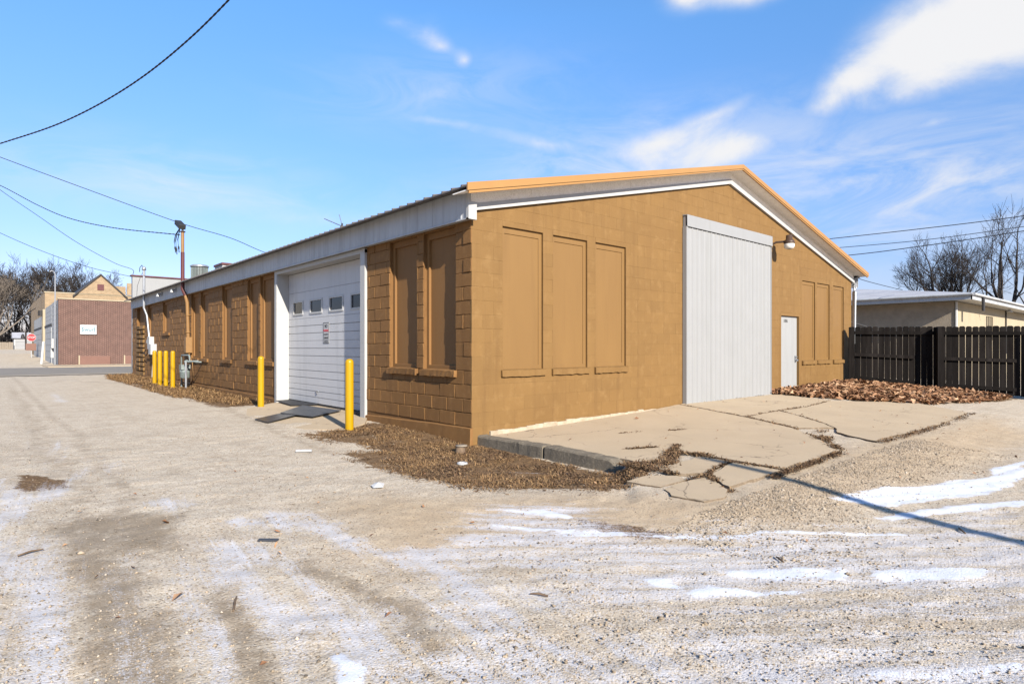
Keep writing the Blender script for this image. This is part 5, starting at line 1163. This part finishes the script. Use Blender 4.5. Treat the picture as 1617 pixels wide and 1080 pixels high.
# ------------------------------------------------------------------ pebbles, dead grass, weeds, leaves
def inpoly(x, y, poly): return poly_mask(x, y, poly, .02) > .5
def pebbles():
    R = np.random.default_rng(5); n = 70000
    # denser towards the viewpoint, heaped along the apron edge
    u1 = R.random(n); dist = 1.9 + 9.5 * u1 ** 1.6; ang = R.uniform(-.78, .80, n); fwd = np.array([.6583, .7527]); rt = np.array([.7527, -.6583])
    x = -5.169 + dist * fwd[0] + dist * np.tan(ang) * rt[0]; y = -6.771 + dist * fwd[1] + dist * np.tan(ang) * rt[1]
    m = 34000; hx = R.uniform(-1.5, 4.6, m); hy = -4.05 - np.abs(R.normal(0, .45, m)) - .1
    x = np.concatenate([x, hx]); y = np.concatenate([y, hy]); s = np.concatenate([R.lognormal(-5.55, .45, n), R.lognormal(-5.2, .4, m)])
    keep = (x < 0.05) | (y < -4.0); keep &= ~((x > -.7) & (y > -4.0) & (y < 26)); keep &= (y < 26) & (s < .03) & ~((x > -1.5) & (y > 2) & (y < 8))
    heap = sstep(.42, .6, fbm(x, y, 1.7, 12, 3)); keep &= R.random(len(x)) < (.35 + .65 * heap)
    x, y, s = x[keep], y[keep], s[keep]; n = len(x); z = terrain(x, y) + relief(x, y) + s * .15
    base = np.array([(1, 0, 0), (-1, 0, 0), (0, 1, 0), (0, -1, 0), (0, 0, 1), (0, 0, -.6)]); T = np.array([(0, 2, 4), (2, 1, 4), (1, 3, 4), (3, 0, 4), (2, 0, 5), (1, 2, 5), (3, 1, 5), (0, 3, 5)])
    sc = s[:, None] * R.uniform(.6, 1.25, (n, 3)) * np.array([1, 1, .7]); th = R.uniform(0, 6.28, n); B = base[None] * sc[:, None, :] * R.uniform(.8, 1.2, (n, 6, 1))
    c, s_ = np.cos(th)[:, None], np.sin(th)[:, None]; V = np.stack([B[..., 0] * c - B[..., 1] * s_ + x[:, None], B[..., 0] * s_ + B[..., 1] * c + y[:, None], B[..., 2] + z[:, None]], 2)
    me = bpy.data.meshes.new('pebbles'); mesh_np(me, V.reshape(-1, 3), (T[None] + np.arange(n)[:, None, None] * 6).reshape(-1, 3)); tag(link('pebbles', me, M['pebble']), 'loose limestone pebbles scattered over the drive', 'pebbles', kind='stuff')
pebbles()
def blades(name, X, Y, Z, L_, w, flat, m_, label, cat, seed):
    R = np.random.default_rng(seed); n = len(X); a = R.uniform(0, 6.283, n); el = R.normal(flat, .28, n).clip(.02, 1.4); L_ = L_ * R.uniform(.5, 1.4, n)
    d = np.stack([np.cos(a) * np.cos(el), np.sin(a) * np.cos(el), np.sin(el)], 1) * L_[:, None]; s_ = np.stack([-np.sin(a), np.cos(a), R.uniform(-.3, .3, n)], 1) * (w * R.uniform(.6, 1.5, n))[:, None]
    P = np.stack([X, Y, Z], 1); mid = P + d * .55 + np.array([0, 0, 1]) * (L_ * .08)[:, None]; tip = P + d - np.array([0, 0, 1]) * (L_ * .10)[:, None]
    V = np.stack([P - s_, P + s_, mid + s_ * .8, mid - s_ * .8, tip], 1).reshape(-1, 3); i = np.arange(n)[:, None] * 5
    me = bpy.data.meshes.new(name); mesh_np(me, V, np.concatenate([i + [[0, 1, 2]], i + [[0, 2, 3]], i + [[3, 2, 4]]])); return tag(link(name, me, M[m_]), label, cat, kind='stuff')
def scatter_poly(poly, n, seed, pw=1.3, sc=3.2, th=.45):
    R = np.random.default_rng(seed); P = np.array(poly); x = R.uniform(P[:, 0].min(), P[:, 0].max(), n * 3); y = R.uniform(P[:, 1].min(), P[:, 1].max(), n * 3)
    jx = x + (fbm(x, y, 2.2, 41, 3) - .5) * .5; jy = y + (fbm(x, y, 2.2, 57, 3) - .5) * .5
    k = (poly_mask(jx, jy, poly, .25) * sstep(th - .12, th + .15, fbm(x, y, sc, seed, 3))) > R.random(len(x)); return x[k][:n], y[k][:n]
x, y = scatter_poly(PG['G1'], 26000, 3, th=.47)
k = ~((x > .05) | ((x > -.02) & (y > -.1))); x, y = x[k], y[k]
blades('dead_grass', x, y, terrain(x, y) + relief(x, y), .05, .0028, .25, 'straw', 'matted dead grass at the foot of the near corner of the warehouse', 'dead grass', 4)
x, y = scatter_poly(PG['G1'], 16000, 8, th=.5)
k = ~((x > .05) | ((x > -.02) & (y > -.1))); x, y = x[k], y[k]
blades('dead_weeds', x, y, terrain(x, y) + relief(x, y) + .004, .035, .006, .25, 'weed', 'dark crumbled weeds and leaf bits among the dead grass by the corner', 'dead weeds', 6)
strip = [(-.02, 7.65), (-.75, 7.7), (-1.15, 9.5), (-1.45, 13), (-1.5, 18), (-1.4, 22), (-.9, 25.5), (-.02, 25.8)]
x, y = scatter_poly(strip, 30000, 13, th=.40); k = x < -.03; x, y = x[k], y[k]
blades('dead_grass', x, y, terrain(x, y) + relief(x, y), .11, .005, .4, 'straw', 'strip of dead straw-coloured grass along the long wall', 'dead grass', 14)
x, y = scatter_poly(strip, 7000, 15, th=.5); k = x < -.03; x, y = x[k], y[k]
blades('dead_weeds', x, y, terrain(x, y) + relief(x, y), .06, .010, .3, 'weed', 'dark dead weeds in the grass strip along the long wall', 'dead weeds', 16)
# weeds rooted in the joints of the apron
def joints():
    R = np.random.default_rng(44); X = []; Y = []; Wd = []
    J = [([(-.35, -2.95), (.0, -2.90), (.45, -2.86)], .17, 3000), ([(-.1, -2.7), (.1, -2.75)], .12, 900), ([(4.64, -1.64), (5.1, -.05)], .03, 250), ([(4.64, -1.65), (4.08, -2.70), (3.4, -3.3)], .035, 500), ([(4.66, -1.65), (5.9, -1.635), (7.2, -1.61), (8.75, -1.43)], .035, 600), ([(5.9, -1.64), (5.02, -2.72), (4.6, -3.1)], .02, 220), ([(9.2, -.06), (5.3, -.05)], .04, 400),
         ([(.06, -2.56), (.40, -2.90), (.9, -2.66), (1.14, -2.55)], .10, 1300), ([(1.12, -2.6), (1.14, -3.0)], .10, 900), ([(1.14, -2.54), (1.5, -2.35)], .05, 450), ([(.78, -2.05), (1.05, -2.2), (1.3, -2.3)], .025, 350), ([(1.0, -2.62), (.55, -2.96), (.1, -3.06)], .07, 900), ([(.98, -3.37), (.6, -3.42), (.2, -3.54), (-.1, -3.47)], .035, 500),
         ([(1.05, -3.0), (1.0, -3.4), (1.03, -3.9)], .05, 500), ([(.05, -3.3), (.1, -3.1)], .06, 250), ([(-.1, -3.98), (.05, -3.75), (.25, -3.55)], .05, 400), ([(3.3, -3.4), (3.75, -3.3), (4.1, -3.15)], .10, 700), ([(2.4, -3.98), (1.6, -4.0), (.6, -4.02)], .06, 1200), ([(3.7, -4.0), (5, -4.02), (7, -4.0), (9.2, -3.85)], .08, 1500), ([(1.7, -1.25), (2.1, -1.4)], .03, 180), ([(2.4, -1.6), (2.75, -1.75)], .03, 160), ([(2.6, -3.9), (3.2, -3.5), (3.7, -3.35)], .07, 900)]
    for P, w, n in J:
        P = np.array(P); seg = np.hypot(*(P[1:] - P[:-1]).T); cs_ = np.r_[0, np.cumsum(seg)]; t = R.uniform(0, cs_[-1], n); i = np.clip(np.searchsorted(cs_, t) - 1, 0, len(P) - 2); f = (t - cs_[i]) / seg[i]
        q = P[i] + (P[i + 1] - P[i]) * f[:, None] + R.normal(0, w * .5, (n, 2)); k = fbm(q[:, 0], q[:, 1], 4, 5, 2) + R.normal(0, .08, n) > .42; X.append(q[k, 0]); Y.append(q[k, 1])
    x = np.concatenate(X); y = np.concatenate(Y); z = np.maximum(slab_z(x, y) * (x > .0) + (x <= 0) * terrain(x, y), terrain(x, y)) - .004
    blades('joint_weeds', x, y, z, .045, .006, .35, 'weed', 'dark dead weeds growing in the cracks of the concrete apron', 'dead weeds', 45)
joints()
def leaves():
    R = np.random.default_rng(77)
    def cloud(poly, n, seed, hmax):
        x, y = scatter_poly(poly, n, seed, th=.2); c = poly_mask(x, y, poly, .7); return x, y, c * hmax
    x1, y1, h1 = cloud(LEAF_AREA, 15000, 21, .11)
    n2 = 520; x2 = R.uniform(-5, 11, n2); y2 = R.uniform(-6, 1, n2); k = (R.random(n2) < .35) & ~((x2 > -.1) & (y2 > -.1)); x2, y2 = x2[k], y2[k]; h2 = np.zeros(len(x2))
    x = np.concatenate([x1, x2]); y = np.concatenate([y1, y2]); h = np.concatenate([h1, h2]); k = ~((y > -.03) & (x < 14)); x, y, h = x[k], y[k], h[k]; n = len(x)
    gr = np.maximum(terrain(x, y) + relief(x, y), np.where((x > .1) & (y > -3.9) & (y < 0) & (x < 9.2), slab_z(x, y) + .004, -9)); z = gr + h * R.random(n) ** .35 + .012
    L_ = R.lognormal(-3.0, .38, n).clip(.02, .11) * np.where(h > 0, 1.25, .36); a = R.uniform(0, 6.28, n); tl = R.normal(0, .45, n); ro = R.normal(0, .5, n)
    fx_ = np.stack([np.cos(a) * np.cos(tl), np.sin(a) * np.cos(tl), np.sin(tl)], 1); sd = np.stack([-np.sin(a) * np.cos(ro), np.cos(a) * np.cos(ro), np.sin(ro)], 1); up = np.cross(fx_, sd)
    P = np.stack([x, y, z], 1); l = L_[:, None]; cv = R.uniform(.1, .5, n)[:, None]
    V = np.stack([P - fx_ * l, P - fx_ * l * .1 + sd * l * .55 + up * l * cv, P + fx_ * l, P - fx_ * l * .1 - sd * l * .55 + up * l * cv], 1).reshape(-1, 3); i = np.arange(n)[:, None] * 4
    me = bpy.data.meshes.new('fallen_leaves'); mesh_np(me, V, np.concatenate([i + [[0, 1, 2]], i + [[0, 2, 3]]])); tag(link('fallen_leaves', me, M['leaf']), 'drift of dry brown leaves in front of the small door and the fence', 'leaves', kind='stuff')
leaves()

# ------------------------------------------------------------------ small finds on the ground
st = thing('tree_stump', 'small dark sawn stump beside the near corner of the warehouse', 'stump', (-.42, -.30, -.15)); 
zz = gz(-.42, -.30)
b = MB(); b.lathe((-.42, -.30, zz - .05), [(.085, 0), (.07, .06), (.062, .14)], 12); b.build('stump_body', M['stump'], st)
b = MB(); b.lathe((-.41, -.31, zz + .09), [(.08, 0), (.078, .012), (.02, .016)], 12); b.build('cut_top', M['old_wood'], st)
def ring(x, y):
    zz = gz(x, y) + .012; b = MB(); n = 18; b.tube([(x + .05 * math.cos(2 * math.pi * k / n), y + .05 * math.sin(2 * math.pi * k / n), zz) for k in range(n + 1)], .016, 6, caps=False); return tag(b.build('pipe_ring', M['white_box']), 'small off-white ring lying in the dead grass near the kerb', 'ring')
ring(-.98, -1.10)
b = MB(); zz = gz(-2.42, -1.72); b.add([(-2.47, -1.74, zz + .005), (-2.40, -1.80, zz + .012), (-2.35, -1.73, zz + .03), (-2.40, -1.66, zz + .035), (-2.46, -1.68, zz + .02), (-2.41, -1.73, zz + .05)], [(0, 1, 5), (1, 2, 5), (2, 3, 5), (3, 4, 5), (4, 0, 5), (0, 4, 3, 2, 1)]); tag(b.build('crumpled_paper', M['sign_white']), 'crumpled white paper scrap on the gravel in front of the grass', 'litter')
b = MB(); zz = gz(-2.2, .55); b.tube([(-2.27, .60, zz + .02), (-2.12, .48, zz + .022)], .018, 8); tag(b.build('paper_roll', M['white_box']), 'short pale roll lying on the gravel left of the dead grass', 'litter')
b = MB(); zz = gz(-3.72, -2.6); b.obox((-3.72, -2.6, zz + .006), (.05, -.045, 0), (.012, .016, 0), (0, 0, .006)); tag(b.build('dark_scrap', M['ramp_plate']), 'flat dark blue-grey scrap on the gravel in the foreground', 'litter')
def stick(x, y, a, L_, label):
    zz = gz(x, y) + .008; c, s_ = math.cos(a), math.sin(a); b = MB(); b.tube([(x - c * L_, y - s_ * L_, zz), (x, y + .006, zz + .006), (x + c * L_, y + s_ * L_, zz)], [.006, .007, .004], 5); return tag(b.build('twig', M['stump']), label, 'twig', 'twigs on the drive')
for q, (x, y, a, l) in enumerate([(-1.35, -5.0, .9, 'small dark twig lying right beside the long snow strip'), (-4.95, -1.9, .4, 'thin brown twig near the left edge on the frosty gravel'), (-4.2, -3.5, 1.2, 'bent twig on bare gravel in the lower left foreground'), (-2.9, -4.4, 2.1, 'short twig in the middle of the foreground gravel'), (.3, -5.6, .5, 'dark twig at the right edge close to the pole shadow')]): stick(x, y, a, .05 + .02 * (q % 3), l)
